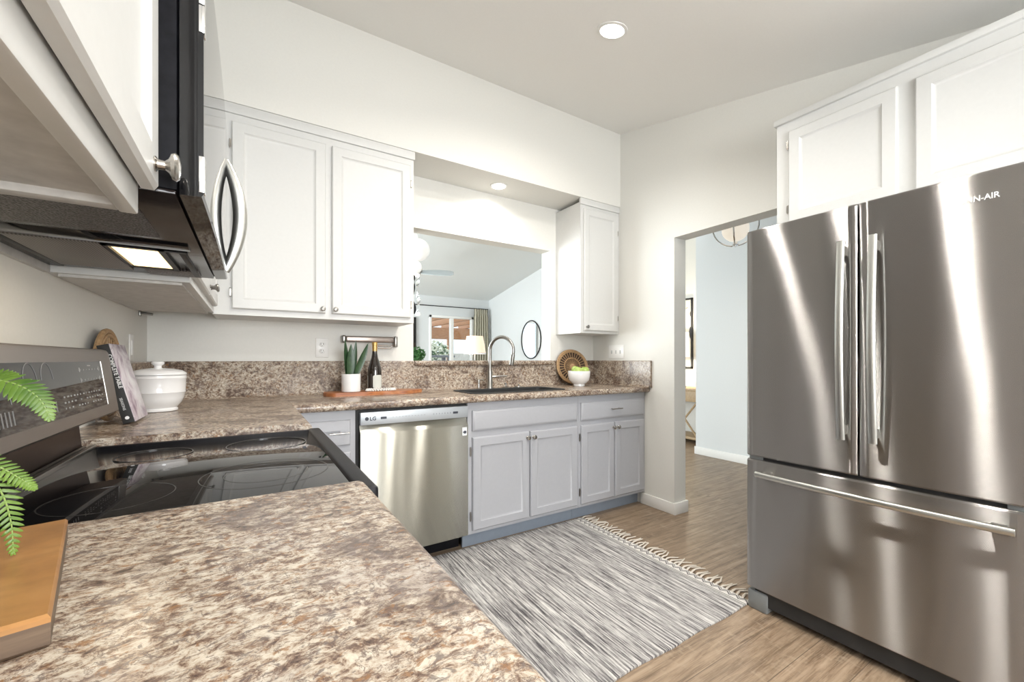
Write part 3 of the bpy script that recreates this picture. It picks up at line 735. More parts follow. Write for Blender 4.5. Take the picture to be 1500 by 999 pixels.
# slanted console
A, B_ = Vector((-.303, 0, .989)), Vector((-.325, 0, 1.150))
b = MB(); b.prism([(-.400, .985), (-.312, .983), (-.303, .990), (-.3235, 1.142), (-.328, 1.150), (-.338, 1.153), (-.432, 1.150), (-.432, .99)], 'y', RY0+.002, RY1-.004)
co = b.obj('control_console', M['steel_range'], t)
def onc(y, f, off):  # point on the console face
    p = A.lerp(B_, f); nn = Vector((B_.z-A.z, 0, -(B_.x-A.x))).normalized()
    return Vector((p.x, y, p.z)) + nn*off
def cquad(b, y0, y1, f0, f1, o0, o1):
    b.loft([[tuple(onc(y, f, o)) for y, f in ((y0, f0), (y1, f0), (y1, f1), (y0, f1))] for o in (o0, o1)])
b = MB(); cquad(b, .868, 1.440, .15, .82, -.002, .0012); dp = b.obj('display_glass', M['blackgloss'], co)
b = MB(); cquad(b, 1.4375, 1.440, .15, .82, .0008, .002); b.obj('display_edge', M['nickel'], co)
b = MB(); rr = random.Random(4)
for row, f in enumerate((.24, .31, .38)):
    for i in range(14):
        y = 1.16 + i*.0185
        if rr.random() < .85: cquad(b, y, y+rr.uniform(.004, .011), f, f+.02, .0011, .0015)
for f in (.56, .70):
    for i in range(7):
        cquad(b, 1.28+i*.02, 1.284+i*.02, f, f+.016, .0011, .0015)
    for i in (0, 7): cquad(b, 1.272+i*.019, 1.279+i*.019, f-.02, f+.04, .0011, .0015)
cquad(b, 1.33, 1.353, .755, .77, .0011, .0015)
b.obj('button_print', plain('pale_print', (.26, .26, .25), .5), dp)
b = MB()
for (yc, fc, r) in ((.925, .42, .026), (1.03, .62, .026), (1.10, .62, .026)):
    pts = [onc(yc + r*cos(a), fc + (r/.162)*sin(a)*1.2, .0014) for a in [pi*i/14 for i in range(15)]]
    b.tube([tuple(p) for p in pts], .0007, 4)
for i in range(5): cquad(b, .90+i*.012, .904+i*.012, .22, .36, .0011, .0015)
for i in range(3): cquad(b, 1.09+i*.014, 1.093+i*.014, .24, .36, .0011, .0015)
b.obj('dial_print', plain('pale_print_arc', (.20, .20, .20), .5), dp)
for y, f in ((.815, .38),):
    q = Vector((B_.z-A.z, 0, -(B_.x-A.x))).normalized().to_track_quat('Z', 'Y').to_matrix().to_4x4()
    MB().lathe([(.022, 0), (.022, .006), (.017, .010), (.016, .026), (.013, .030), (0, .030)], tuple(onc(y, f, 0)), 24, q).obj('knob', M['nickel'], co)
# oven door with its window and handle
d = MB().box(.165, .192, RY0+.004, RY1-.004, .22, .845, .004).obj('oven_door', M['black'], t)
MB().box(.1915, .1935, RY0+.10, RY1-.10, .38, .68).obj('oven_window', M['blackgloss'], d)
b = MB(); b.tube([(.235, RY0+.06, .80), (.235, RY1-.06, .80)], .012, 14)
for y in (RY0+.09, RY1-.09): b.tube([(.19, y, .80), (.235, y, .80)], .009, 10)
b.obj('handle', M['black'], d)
MB().box(.165, .190, RY0+.004, RY1-.004, .05, .212, .004).obj('storage_drawer', M['black'], t)

# ------------------------------------------------------------------ microwave
MY0, MY1, MZ0, MZ1 = .770, 1.526, 1.366, 1.79
t = thing('microwave', 'black over-the-range microwave with a curved steel handle', 'microwave', (-.25, 1.15, MZ0))
MB().box(XL+.002, -.090, MY0, MY1, MZ0+.006, MZ1, .003).obj('body', M['black_matte'], t)
# door slab slightly bowed
b = MB(); L = []
for i in range(21):
    f = i/20; y = MY0 + (MY1-MY0)*f; bow = .003*sin(pi*f)
    L.append([(-.0875, y, MZ0), (-.0615+bow, y, MZ0+.002), (-.0590+bow, y, MZ0+.006), (-.0590+bow, y, MZ1-.004), (-.062+bow, y, MZ1), (-.0875, y, MZ1)])
b.loft(L); dr = b.obj('door', M['blackgloss'], t, smooth=30)
for z0_, z1_ in ((MZ0+.008, MZ0+.062), (1.612, 1.652), (1.654, 1.75)):
    MB().box(-.0650, -.0575, MY0-.0016, MY0+.02, z0_, z1_, .001).obj('edge_trim', M['chrome'], dr)
b = MB(); n = 25; pts = []; rs = []
for i in range(n):
    f = i/(n-1); pts.append((-.061 + .036*sin(pi*f)**.85, 1.43, 1.376 + .312*f)); rs.append(.007+.005*sin(pi*f))
b.tube(pts, rs, 12, flat=1.5); b.obj('handle', M['handle'], dr)
# underside: frame, filters, lamp lens
ud = MB(); ud.box(XL+.004, -.092, MY0+.004, MY1-.004, MZ0, MZ0+.008, .002)
u = ud.obj('underside', M['brown_plastic'], t)
MB().box(-.43, -.150, .80, 1.055, MZ0-.003, MZ0+.002).obj('intake_grille', M['filter'], u)
MB().box(-.405, -.262, 1.165, 1.470, MZ0-.004, MZ0+.002, .001).obj('grease_filter', M['grease'], u)
MB().box(-.235, -.120, 1.415, 1.505, MZ0-.004, MZ0+.002, .001).obj('grille', M['filter'], u)
b = MB(); b.prism([(1.085, MZ0+.001), (1.10, MZ0-.007), (1.135, MZ0-.007), (1.15, MZ0+.001)], 'x', -.41, -.11); b.obj('front_rib', M['blackgloss'], u)
for x in (-.41, -.135): MB().box(x, x+.012, 1.175, 1.49, MZ0-.005, MZ0+.001, .001).obj('rail', M['black'], u)
b = MB(); b.box(-.258, -.118, 1.160, 1.172, MZ0-.006, MZ0+.001); b.box(-.258, -.250, 1.16, 1.41, MZ0-.006, MZ0+.001); b.box(-.170, -.158, 1.16, 1.41, MZ0-.006, MZ0+.001); b.box(-.258, -.158, 1.40, 1.41, MZ0-.006, MZ0+.001)
b.obj('lens_frame', M['black'], u)
MB().box(-.248, -.172, 1.176, 1.396, MZ0-.003, MZ0+.001).obj('lamp_lens', M['hood_lamp'], u)
area('cooktop_light', (-.21, 1.285, MZ0-.006), (0, 0, 0), .07, .20, .4, (1, .86, .68), parent=t)
MB().box(XL, XL+.012, MY0, MY1, MZ0-.018, MZ0).obj('mounting_strip', M['cab_under'], t)

# ------------------------------------------------------------------ refrigerator
FX, FY0, FY1 = 1.91, .212, 1.042; FG = .629
t = thing('refrigerator', 'stainless steel french-door fridge with a bottom freezer drawer', 'refrigerator', (2.25, .63, 0))
MB().box(1.99, 2.58, FY0+.004, FY1-.004, .03, 1.70, .004).obj('body', M['greyplastic'], t)
def bowdoor(ya, yb, za, zb, full0, full1, bulge=.006, depth=.072):
    b = MB(); L = []; n = 28; mid = (full0+full1)/2; hw = (full1-full0)/2
    for i in range(n+1):
        y = ya + (yb-ya)*i/n
        x = FX + bulge*((y-mid)/hw)**2
        e = 0
        if i in (0, n): e = .004
        L.append([(FX+depth, y, za), (x+.006+e, y, za), (x+e, y, za+.006), (x+e, y, zb-.006), (x+.006+e, y, zb), (FX+depth, y, zb)])
    # round the vertical edges
    for k, s_ in ((0, 1), (n, -1)):
        pass
    return b.loft(L)
GAP = .0035
d1 = bowdoor(FG+GAP, FY1, .692, 1.706, FY0, FY1).obj('door', M['steel_fridge'], t, smooth=30)
d2 = bowdoor(FY0, FG-GAP, .692, 1.706, FY0, FY1).obj('door', M['steel_fridge'], t, smooth=30)
d3 = bowdoor(FY0, FY1, .098, .676, FY0, FY1).obj('freezer_drawer', M['steel_fridge'], t, smooth=30)
MB().box(FX+.03, FX+.08, FY0+.005, FY1-.005, .664, .70).obj('door_gasket', M['blackrough'], t)
MB().box(FX+.02, FX+.09, FY0+.03, FY1-.03, .03, .095).obj('toe_grille', M['blackrough'], t)
for q in (FY1-.06, FY0+.003): MB().box(FX+.022, FX+.06, q, q+.057, .676, .692, .002).obj('hinge', M['greyplastic'], t)
for y0_, y1_ in ((FY1-.085, FY1+.0), (FY0, FY0+.085)):
    b = MB(); b.box(FX+.012, FX+.16, y0_, y1_, .0, .085, .008); b.obj('foot_cover', M['greyplastic'], t)
def barhandle(pts, wdir, parent, w=.016, th=.007):
    pts = [Vector(p) for p in pts]; wd = Vector(wdir); b = MB(); L = []
    n = len(pts)
    for i, p in enumerate(pts):
        d = (pts[min(i+1, n-1)]-pts[max(i-1, 0)]).normalized(); nn = d.cross(wd).normalized()
        L.append([tuple(p + wd*w*cos(a) + nn*th*sin(a)) for a in [2*pi*k/16 for k in range(16)]])
    b.loft(L); return b
for dd, y in ((d1, .672), (d2, .577)):
    pts = []
    for i in range(21):
        f = i/20; pts.append((FX-.030-.018*sin(pi*f), y, .825+.745*f))
    b = barhandle(pts, (0, 1, 0), dd, .0135, .008)
    for z in (.86, 1.535): b.box(FX-.035, FX+.006, y-.009, y+.009, z-.018, z+.018, .004)
    b.obj('handle', M['handle'], dd)
pts = []
for i in range(29):
    f = i/28; pts.append((FX-.030-.018*sin(pi*f), .250+.735*f, .622))
b = barhandle(pts, (0, 0, 1), d3, .0125, .009)
for y in (.285, .95): b.box(FX-.035, FX+.012, y-.018, y+.018, .613, .631, .004)
b.obj('handle', M['handle'], d3)
b = MB(); lx = FX + .001
b.text('JENN-AIR', .0245, .0012, tm((lx+.0005, .3275, 1.617), '-x'), sx=.86, bold=.0002)
b.box(lx-.0002, lx+.003, .374, .388, 1.617, 1.621); b.box(lx-.0002, lx+.003, .376, .386, 1.624, 1.628); b.box(lx-.0002, lx+.003, .374, .382, 1.631, 1.635)
b.obj('badge', M['printsilver'], d2)

# ------------------------------------------------------------------ sink and faucet
t = thing('sink', 'black composite drop-in sink in the back countertop', 'sink', (1.5, 2.42, .914))
r0 = lambda i, z, r: rrect(SX0-.012+i, SX1+.012-i, SY0-.012+i, SY1+.012-i, r, z)
MB().loft([r0(0, .9142, .05), r0(0, .9175, .05), r0(.004, .920, .048), r0(.020, .920, .04), r0(.026, .915, .036), r0(.032, .74, .04), r0(.07, .722, .05)], cap0=False).obj('basin', M['blackrough'], t)
MB().lathe([(.04, .723), (.04, .726), (.02, .7245), (0, .7245)], (1.5, 2.42, 0), 24).obj('drain', M['chrome'], t)
FXB, FYB = 1.474, 2.655
t = thing('faucet', 'tall gooseneck pull-down faucet in brushed nickel behind the sink', 'faucet', (FXB, FYB, .914))
b = MB(); b.lathe([(.026, .9141), (.026, .922), (.021, .930), (.0195, 1.03), (.0165, 1.045)], (FXB, FYB, 0), 24)
pts = [(FXB, FYB, .92 + .2*i/6) for i in range(7)]
dx, dy = .447, -.894; R_ = .100; zc0 = 1.185
for i in range(1, 23):
    a = pi - radians(200)*i/22*0.97
    s_ = R_ + R_*cos(a); pts.append((FXB+dx*s_, FYB+dy*s_, zc0 + R_*1.0*sin(a)))
b.tube(pts, .0125, 14); b.obj('spout', M['faucet_metal'], t)
e = Vector(pts[-1]); e2 = e + (Vector(pts[-1])-Vector(pts[-2])).normalized()*.075
MB().tube([tuple(e), tuple(e.lerp(e2, .1)), tuple(e2)], [.014, .0155, .0165], 14).obj('spray_head', M['gunmetal'], t)
b = MB(); b.tube([(FXB+.015, FYB-.005, .998), (FXB+.045, FYB-.012, 1.0)], .011, 12); b.tube([(FXB+.045, FYB-.012, 1.0), (FXB+.13, FYB-.03, 1.004)], [.009, .0055], 10)
b.obj('lever', M['nickel'], t)
t = thing('soap_dispenser', 'small nickel soap dispenser left of the faucet', 'soap dispenser', (1.375, 2.64, .914))
MB().lathe([(.016, .9141), (.016, .920), (.009, .924), (.008, .955), (.0115, .958), (.0115, .980), (.006, .984)], (1.375, 2.64, 0), 20).obj('pump', M['nickel'], t)
MB().tube([(1.375, 2.64, .978), (1.39, 2.60, .980), (1.393, 2.592, .973)], .0055, 10).obj('spout', M['nickel'], t)
t = thing('sink_stopper', 'dark metal sink stopper with a post, just right of the faucet', 'sink stopper', (1.60, 2.64, .914))
MB().lathe([(.030, .9141), (.032, .917), (.024, .921), (.006, .924), (.005, .940), (.011, .943), (.011, .950), (0, .952)], (1.60, 2.64, 0), 22).obj('stopper', M['gunmetal'], t)
t = thing('sink_strainer', 'dark round sink strainer basket, second item right of the faucet', 'sink strainer', (1.715, 2.64, .914))
MB().lathe([(.028, .9141), (.038, .919), (.036, .921), (.020, .917), (.006, .919), (.005, .932), (.009, .935), (0, .938)], (1.715, 2.64, 0), 22).obj('basket', M['gunmetal'], t)

# ------------------------------------------------------------------ wall plates
def outlet():
    t = thing('wall_outlet', 'white duplex outlet on the back wall left of the snake plant', 'outlet', (.37, YB, 1.196))
    p = MB().box(.334, .407, YB-.006, YB, 1.137, 1.255, .003).obj('plate', M['plate'], t)
    for z in (1.176, 1.216):
        q = MB().lathe([(.0165, 0), (.0165, .002), (.015, .003)], (.3705, YB-.0055, z), 24, Matrix.Rotation(pi/2, 4, 'X')).obj('socket', M['plate'], p)
        b = MB()
        for x in (-.006, .006): b.box(.3705+x-.0012, .3705+x+.0012, YB-.0092, YB-.008, z-.001, z+.008)
        b.box(.3705-.002, .3705+.002, YB-.0092, YB-.008, z-.010, z-.006)
        b.obj('slots', M['slot'], q)
outlet()
t = thing('switch_plate', 'white wide switch plate on the right wall above the backsplash', 'light switch', (XR, 2.497, 1.186))
p = MB().box(XR-.006, XR, 2.412, 2.582, 1.130, 1.244, .003).obj('plate', M['plate'], t)
for y in (2.450, 2.497, 2.545):
    MB().box(XR-.0095, XR-.004, y-.006, y+.006, 1.172, 1.200, .001).obj('toggle', M['plate_dim'], p)
t = thing('switch_plate', 'white plate seen nearly edge-on, on the left wall above the book', 'light switch', (XL, 2.43, 1.175))
p = MB().box(XL, XL+.006, 2.395, 2.465, 1.118, 1.235, .003).obj('plate', M['plate'], t)
MB().box(XL+.004, XL+.009, 2.415, 2.445, 1.145, 1.208, .001).obj('rocker', M['plate'], p)
t = thing('cabinet_bracket', 'tiny dark metal bracket under the cabinet in the left corner', 'bracket', (-.415, 2.6, 1.34))
MB().tube([(-.44, 2.6, 1.347), (-.395, 2.6, 1.340)], .006, 10).obj('pin', M['gunmetal'], t)
MB().box(-.445, -.438, 2.585, 2.615, 1.33, 1.362, .002).obj('base', M['gunmetal'], t)
# paper towel holder on the wall
t = thing('towel_holder', 'empty brown metal paper-towel holder on the wall behind the bottle', 'towel holder', (.65, YB, 1.25))
MB().box(.500, .800, YB-.052, YB-.006, 1.234, 1.272, .008, 3).obj('bar', plain('bronze_metal', (.34, .29, .26), .3, .7), t)
MB().box(.478, .500, YB-.056, YB, 1.228, 1.276, .008, 3).obj('end_cap', M['gunmetal'], t)
MB().box(.800, .822, YB-.056, YB, 1.205, 1.276, .006, 3).obj('end_cap', M['gunmetal'], t)
b = MB(); b.tube([(.69, YB-.03, 1.215), (.78, YB-.03, 1.214), (.808, YB-.03, 1.222), (.78, YB-.03, 1.200), (.70, YB-.03, 1.200), (.69, YB-.03, 1.215)], .006, 10); b.obj('clip', M['chrome'], t)

# ------------------------------------------------------------------ things on the back counter
t = thing('serving_board', 'long wavy reddish wood serving board under the snake plant', 'serving board', (.66, 2.60, .914))
b = MB(); n = 40; top = []; bot = []
for i in range(n+1):
    f = i/n; x = .355 + .59*f
    w = .078*min(1, (f*14)**.5, ((1-f)*6)**.6) + .006*sin(f*19)
    top.append((x, 2.615 + w*.9 + .006*sin(f*11))); bot.append((x, 2.600 - w + .008*sin(f*13+1)))
poly = bot + top[::-1]
b.loft([[(x, y, z) for x, y in poly] for z in (.9142, .917, .931, .934)])
b.obj('board', M['acacia'], t)
t = thing('potted_snake_plant', 'small snake plant in a plain white cylinder pot on the serving board', 'plant', (.502, 2.585, .934))
px_, py_ = .502, 2.585
MB().lathe([(.046, .9342), (.052, .938), (.053, 1.036), (.051, 1.040), (.048, 1.036), (.047, 1.022), (0, 1.021)], (px_, py_, 0), 36).obj('pot', M['matte_ceramic'], t)
MB().lathe([(.0, 1.022), (.0465, 1.022), (.0465, 1.026), (0, 1.028)], (px_, py_, 0), 24, cap=False).obj('soil', M['soil'], t)
def snake_leaf(base, tip, w, bend, tw):
    base, tip = Vector(base), Vector(tip); b = MB(); L = []
    side = Vector((cos(tw), sin(tw), 0)); nn = side.cross((tip-base).normalized()).normalized()
    for i in range(13):
        f = i/12; p = base.lerp(tip, f) + nn*bend*sin(pi*f)*.5 + nn*bend*f*f
        hw = w*(.62+.55*sin(pi*min(1, f*1.25)*.62))*(1-f**3.2)+.0008
        th = .0035*(1-f)+.0006
        L.append([tuple(p-side*hw+nn*hw*.35), tuple(p-nn*th), tuple(p+side*hw+nn*hw*.35), tuple(p+nn*th*.6)])
    return b.loft(L)
for bs, tp, w, bd, tw in (((-.022, .0, 1.02), (-.034, .0, 1.245), .014, .0, .3), ((-.010, -.012, 1.02), (-.004, -.01, 1.215), .022, .006, .1), ((.012, .006, 1.02), (.028, .0, 1.238), .013, .0, -.2), ((.020, -.008, 1.02), (.098, -.02, 1.222), .020, -.012, .15), ((.002, .02, 1.02), (.010, .03, 1.12), .014, 0, .5)):
    snake_leaf((px_+bs[0], py_+bs[1], bs[2]), (px_+tp[0], py_+tp[1], tp[2]), w, bd, tw).obj('leaf', M['snake'], t)
bx, by = .648, 2.625
t = thing('wine_bottle', 'dark wine bottle with gold foil neck on the serving board', 'bottle', (bx, by, .934))
MB().lathe([(.030, .9342), (.0405, .937), (.0415, .945), (.0415, 1.050), (.039, 1.072), (.030, 1.105), (.020, 1.135), (.0155, 1.165), (.0145, 1.20), (.0145, 1.225), (0, 1.226)], (bx, by, 0), 36).obj('glass', M['glassgreen'], t)
MB().lathe([(.0152, 1.168), (.0152, 1.213), (.0165, 1.214), (.0165, 1.228), (.0150, 1.231), (0, 1.2315)], (bx, by, 0), 28, cap=False).obj('foil', M['gold'], t)
b = MB(); L = []
for i in range(21):
    a = radians(-118 + 84*i/20); e = abs((i-10)/10); hh = .040*(1-.18*e**6) if e < .98 else .030
    L.append([(bx+.0418*cos(a), by+.0418*sin(a), .990-hh), (bx+.0423*cos(a), by+.0423*sin(a), .990-hh), (bx+.0423*cos(a), by+.0423*sin(a), .990+hh), (bx+.0418*cos(a), by+.0418*sin(a), .990+hh)])
b.loft(L); b.obj('label', M['paper'], t)
b = MB(); L = []
for i in range(7):
    a = radians(-205 + 32*i/6)
    L.append([(bx+.0418*cos(a), by+.0418*sin(a), .955), (bx+.0423*cos(a), by+.0423*sin(a), .955), (bx+.0423*cos(a), by+.0423*sin(a), 1.025), (bx+.0418*cos(a), by+.0418*sin(a), 1.025)])
b.loft(L); b.obj('label', M['paper'], t)
t = thing('bead_garland', 'string of small white beads coiled before the bottle', 'bead garland', (.66, 2.55, .934))
path = []
for i in range(64):
    f = i/63; a = f*4*pi*.97
    path.append((.668 + (.088-.010*f)*cos(a), 2.560 + (.026-.004*f)*sin(a), .9405 + (.006 if f > .5 else 0)))
MB().tube(path, .0012, 5).obj('string', M['string'], t)
bead = None
for i, p in enumerate(path):
    if bead is None:
        bead = MB().sphere(p, .0058, 10, 7).obj('bead', M['bead'], t); b0 = Vector(p)
    else:
        o = bead.copy(); C.objects.link(o); o.parent = t; o.location = Vector(p)-b0
# woven round trivets
def trivet(loc, rot, R, label, mat='rattan'):
    t = thing('rattan_trivet', label, 'trivet', (0, 0, 0))
    b = MB(); n = 64
    b.tube([(R*.95*cos(2*pi*i/n), R*.95*sin(2*pi*i/n), 0) for i in range(n+1)], R*.055, 8)
    b.tube([(R*.86*cos(2*pi*i/n), R*.86*sin(2*pi*i/n), .002) for i in range(n+1)], R*.045, 8)
    b.obj('rim', M[mat], t)
    MB().tube([(R*.50*cos(2*pi*i/n), R*.50*sin(2*pi*i/n), 0) for i in range(n+1)], R*.03, 8).obj('middle_ring', M[mat], t)
    MB().lathe([(0, -.0075), (R*.93, -.0075), (R*.93, -.0055), (0, -.0055)], (0, 0, 0), 48).obj('rear_disc', M['trivet_disc'], t)
    MB().lathe([(R*.15, -.004), (R*.17, 0), (R*.15, .007), (R*.06, .010), (0, .010)], (0, 0, 0), 24).obj('hub', M[mat], t)
    b = MB()
    for i in range(30):
        a = 2*pi*i/30; b.tube([(R*.13*cos(a), R*.13*sin(a), .001), (R*.5*cos(a), R*.5*sin(a), 0), (R*.88*cos(a), R*.88*sin(a), 0)], [R*.014, R*.017, R*.024], 6)
    b.obj('spokes', M[mat], t)
    t.location = loc; t.rotation_euler = rot
    return t
trivet((2.292, 2.700, 1.064), (radians(90-13), 0, radians(-12)), .148, 'round open-weave rattan trivet leaning behind the apple bowl')
trivet((-.4155, 1.955, 1.0735), (radians(90-.5), 0, radians(90)), .158, 'round rattan trivet leaning on the left wall behind the book')
# bowl with apples
bwx, bwy = 2.190, 2.500
t = thing('bowl', 'white footed ceramic bowl holding green apples', 'bowl', (bwx, bwy, .914))
MB().lathe([(.040, .9142), (.044, .918), (.043, .932), (.056, .940), (.078, .962), (.086, .995), (.088, 1.030), (.086, 1.034), (.083, 1.030), (.080, .995), (.072, .968), (.045, .948), (0, .945)], (bwx, bwy, 0), 48).obj('vessel', M['ceramic'], t)
apple0 = None
for i, (ox, oy, oz, lb) in enumerate(((-.037, -.028, 1.020, 'pale green apple at the left front of the white bowl'), (.038, -.024, 1.022, 'green apple at the right of the white bowl'), (.004, .046, 1.026, 'green apple at the back of the white bowl, half hidden'))):
    a = thing('apple', lb, 'apple', (0, 0, 0), 'green apples in the white bowl')
    prof = [(r_*.93, z_*.93) for r_, z_ in [(0, -.024), (.008, -.031), (.018, -.033), (.030, -.024), (.0375, -.004), (.037, .012), (.030, .026), (.018, .032), (.008, .029), (0, .022)]]
    MB().lathe(prof, (0, 0, 0), 28).obj('flesh', M['apple'], a)
    MB().tube([(0, 0, .022), (.002, 0, .034), (.005, 0, .042)], .0014, 6).obj('stem', M['soil'], a)
    a.location = (bwx+ox, bwy+oy, oz+.012); a.rotation_euler = (.2*i-.2, .3-.25*i, i*1.1)
# canister
cx_, cy_ = -.321, 2.215
t = thing('canister', 'white ceramic canister with a knobbed lid on the left counter', 'canister', (cx_, cy_, .914))
MB().lathe([(.060, .9142), (.065, .917), (.066, .924), (.062, .929), (.066, .934), (.078, .950), (.086, .970), (.0895, .990), (.0915, .992), (.0905, .996), (.0925, 1.046), (.0945, 1.050), (.0935, 1.054), (.0930, 1.060), (.088, 1.062), (0, 1.062)], (cx_, cy_, 0), 56).obj('jar', M['ceramic'], t)
ld = MB().lathe([(.0935, 1.0625), (.0945, 1.065), (.0930, 1.070), (.080, 1.080), (.050, 1.087), (.020, 1.090), (0, 1.090)], (cx_, cy_, 0), 56).obj('lid', M['ceramic'], t)
MB().lathe([(.018, 1.087), (.012, 1.093), (.013, 1.100), (.021, 1.107), (.022, 1.113), (.018, 1.117), (0, 1.118)], (cx_, cy_, 0), 32).obj('knob', M['ceramic'], ld)
# book leaning on the wall
t = thing('cookbook', 'black-spined cookbook with lilac floral cover leaning beside the range', 'book', (0, 0, 0))
bw, bh, bt = .190, .262, .025
MB().box(-bt, 0, .004, bw, .003, bh-.003).obj('pages', plain('book_pages', (.72, .70, .66), .8), t)
MB().box(-bt-.003, .0015, -.002, .006, 0, bh, .002).obj('spine', M['blackrough'], t)
MB().box(-.0005, .003, .0, bw+.004, 0, bh, .001).obj('front_cover', M['cover'], t)
MB().box(-bt-.003, -bt, .0, bw+.004, 0, bh, .001).obj('back_cover', M['blackrough'], t)
b = MB(); ms = Matrix.Translation((-.0090, -.0024, .228)) @ Matrix.Rotation(pi/2, 4, 'X') @ Matrix.Rotation(-pi/2, 4, 'Z')
b.text('COMPLETE TABLE', .0140, .0003, ms, align='LEFT', bold=.0003)
b.text('SEASONS', .010, .0003, Matrix.Translation((-.0165, -.0024, .085)) @ Matrix.Rotation(pi/2, 4, 'X') @ Matrix.Rotation(-pi/2, 4, 'Z'), align='LEFT')
b.lathe([(.0055, 0), (.0055, .0006)], (-.0135, -.0022, .018), 16, Matrix.Rotation(pi/2, 4, 'X'))
b.obj('spine_lettering', M['printwhite'], t)
t.location = (-.322, 1.815, .9222); t.rotation_euler = (0, radians(-14.2), 0)

# ------------------------------------------------------------------ near cutting board with the fern
t = thing('cutting_board', 'thick honey-coloured butcher board at the lower left edge', 'cutting board', (-.183, .697, .914))
ux, uy = Vector((-.975, -.222, 0)).normalized(), Vector((.222, -.975, 0)).normalized()
c0 = Vector((-.183, .697, 0)); q = [c0, c0+uy*.262, c0+uy*.262+ux*.212, c0+ux*.212]
qc = (q[0]+q[2])/2
def shr(k, z): return [tuple(p + (qc-p).normalized()*k + Vector((0, 0, z))) for p in q]
MB().loft([shr(.003, .9145), shr(0, .917), shr(0, .933)], cap1=False).obj('edge', M['maple_end'], t)
MB().loft([shr(0, .933), shr(0, .9365), shr(.003, .939)], cap0=True).obj('top_face', M['maple'], t)
fcx, fcy = -.318, .640
t = thing('potted_fern', 'bright green fern in a pot on the butcher board, arching in from the left', 'plant', (fcx, fcy, .939))
MB().lathe([(.034, .9395), (.038, .943), (.048, 1.020), (.050, 1.030), (.047, 1.030), (.044, 1.016), (0, 1.014)], (fcx, fcy, 0), 32).obj('pot', M['matte_ceramic'], t)
MB().lathe([(0, 1.015), (.0435, 1.016), (.0435, 1.020), (0, 1.022)], (fcx, fcy, 0), 24, cap=False).obj('soil', M['soil'], t)
def frond(pts, w, n=34, seed=0, nm=None, droop=.15):
    rr = random.Random(seed); P = [Vector(p) for p in pts]
    def cr(t_):
        k = t_*(len(P)-1); i = min(int(k), len(P)-2); f = k-i
        p0, p1, p2, p3 = P[max(i-1, 0)], P[i], P[i+1], P[min(i+2, len(P)-1)]
        return .5*((2*p1)+(p2-p0)*f+(2*p0-5*p1+4*p2-p3)*f*f+(3*p1-p0-3*p2+p3)*f**3)
    fr = MB().tube([tuple(cr(i/30)) for i in range(31)], [.0014*(1-.7*i/30) for i in range(31)], 6).obj('frond_stem', M['fern_stem'], t)
    b = MB()
    for i in range(n):
        f = .16 + .84*i/(n-1); p = cr(f); d = (cr(min(1, f+.01))-cr(f-.01)).normalized()
        nn = Vector(nm) if nm else Vector((.35, -.75, .55)); nn = (nn - d*nn.dot(d)).normalized(); sd = d.cross(nn)
        ln = w*(min(1, (f-.08)*3.2))*(1-f**3.0*.86)*rr.uniform(.92, 1.05)
        for sg in (-1, 1):
            u = (sd*sg + d*.30 + nn*rr.uniform(-.10, .14) - Vector((0, 0, droop))).normalized()
            hw = min(.0036, w*.15)*(1-.3*f); s2 = d
            L = []
            for k in range(7):
                g = k/6; c = p + u*ln*g - Vector((0, 0, 1))*ln*.10*g*g
                ww = hw*(1.0-.25*g)*(1 if g < .8 else (1-g)/.2*.75+.12)
                if k == 0: ww *= .5
                L.append([tuple(c-s2*ww+nn*.0004), tuple(c-nn*.0006), tuple(c+s2*ww+nn*.0004), tuple(c+nn*.0009)])
            b.loft(L)
    lf = b.obj('leaflets', M['fern'], fr, off=world_loc(fr)); lf.location = (0, 0, 0)
top_ = (fcx+.005, fcy, 1.02)
frond([top_, (-.285, .635, 1.085), (-.245, .628, 1.108), (-.205, .620, 1.104), (-.183, .615, 1.088), (-.1735, .612, 1.066)], .022, 27, 1, (.1, -.7, .7), .25)
frond([top_, (-.300, .66, 1.08), (-.27, .68, 1.105), (-.235, .69, 1.110), (-.222, .69, 1.108)], .016, 24, 6)
frond([top_, (-.285, .620, 1.045), (-.245, .610, 1.045), (-.212, .600, 1.030), (-.190, .596, 1.012), (-.179, .594, 1.000)], .015, 29, 2, (.2, -.7, .7), .2)
frond([top_, (-.285, .60, 1.06), (-.235, .595, 1.05), (-.204, .592, 1.010), (-.193, .588, .975), (-.190, .584, .944)], .017, 29, 3, (.5, -.85, .1), .3)
frond([top_, (-.29, .61, 1.05), (-.25, .61, 1.075), (-.222, .60, 1.078), (-.206, .598, 1.068)], .012, 22, 4)
for k, a in enumerate((110, 150, 190, 225, 262, 300)):
    c_, s_ = cos(radians(a)), sin(radians(a)); r_ = .085
    frond([top_, (fcx+c_*.02, fcy+s_*.02, 1.08), (fcx+c_*r_*.6, fcy+s_*r_*.6, 1.12), (fcx+c_*r_, fcy+s_*r_*1.2, 1.10)], .018, 20, 10+k)

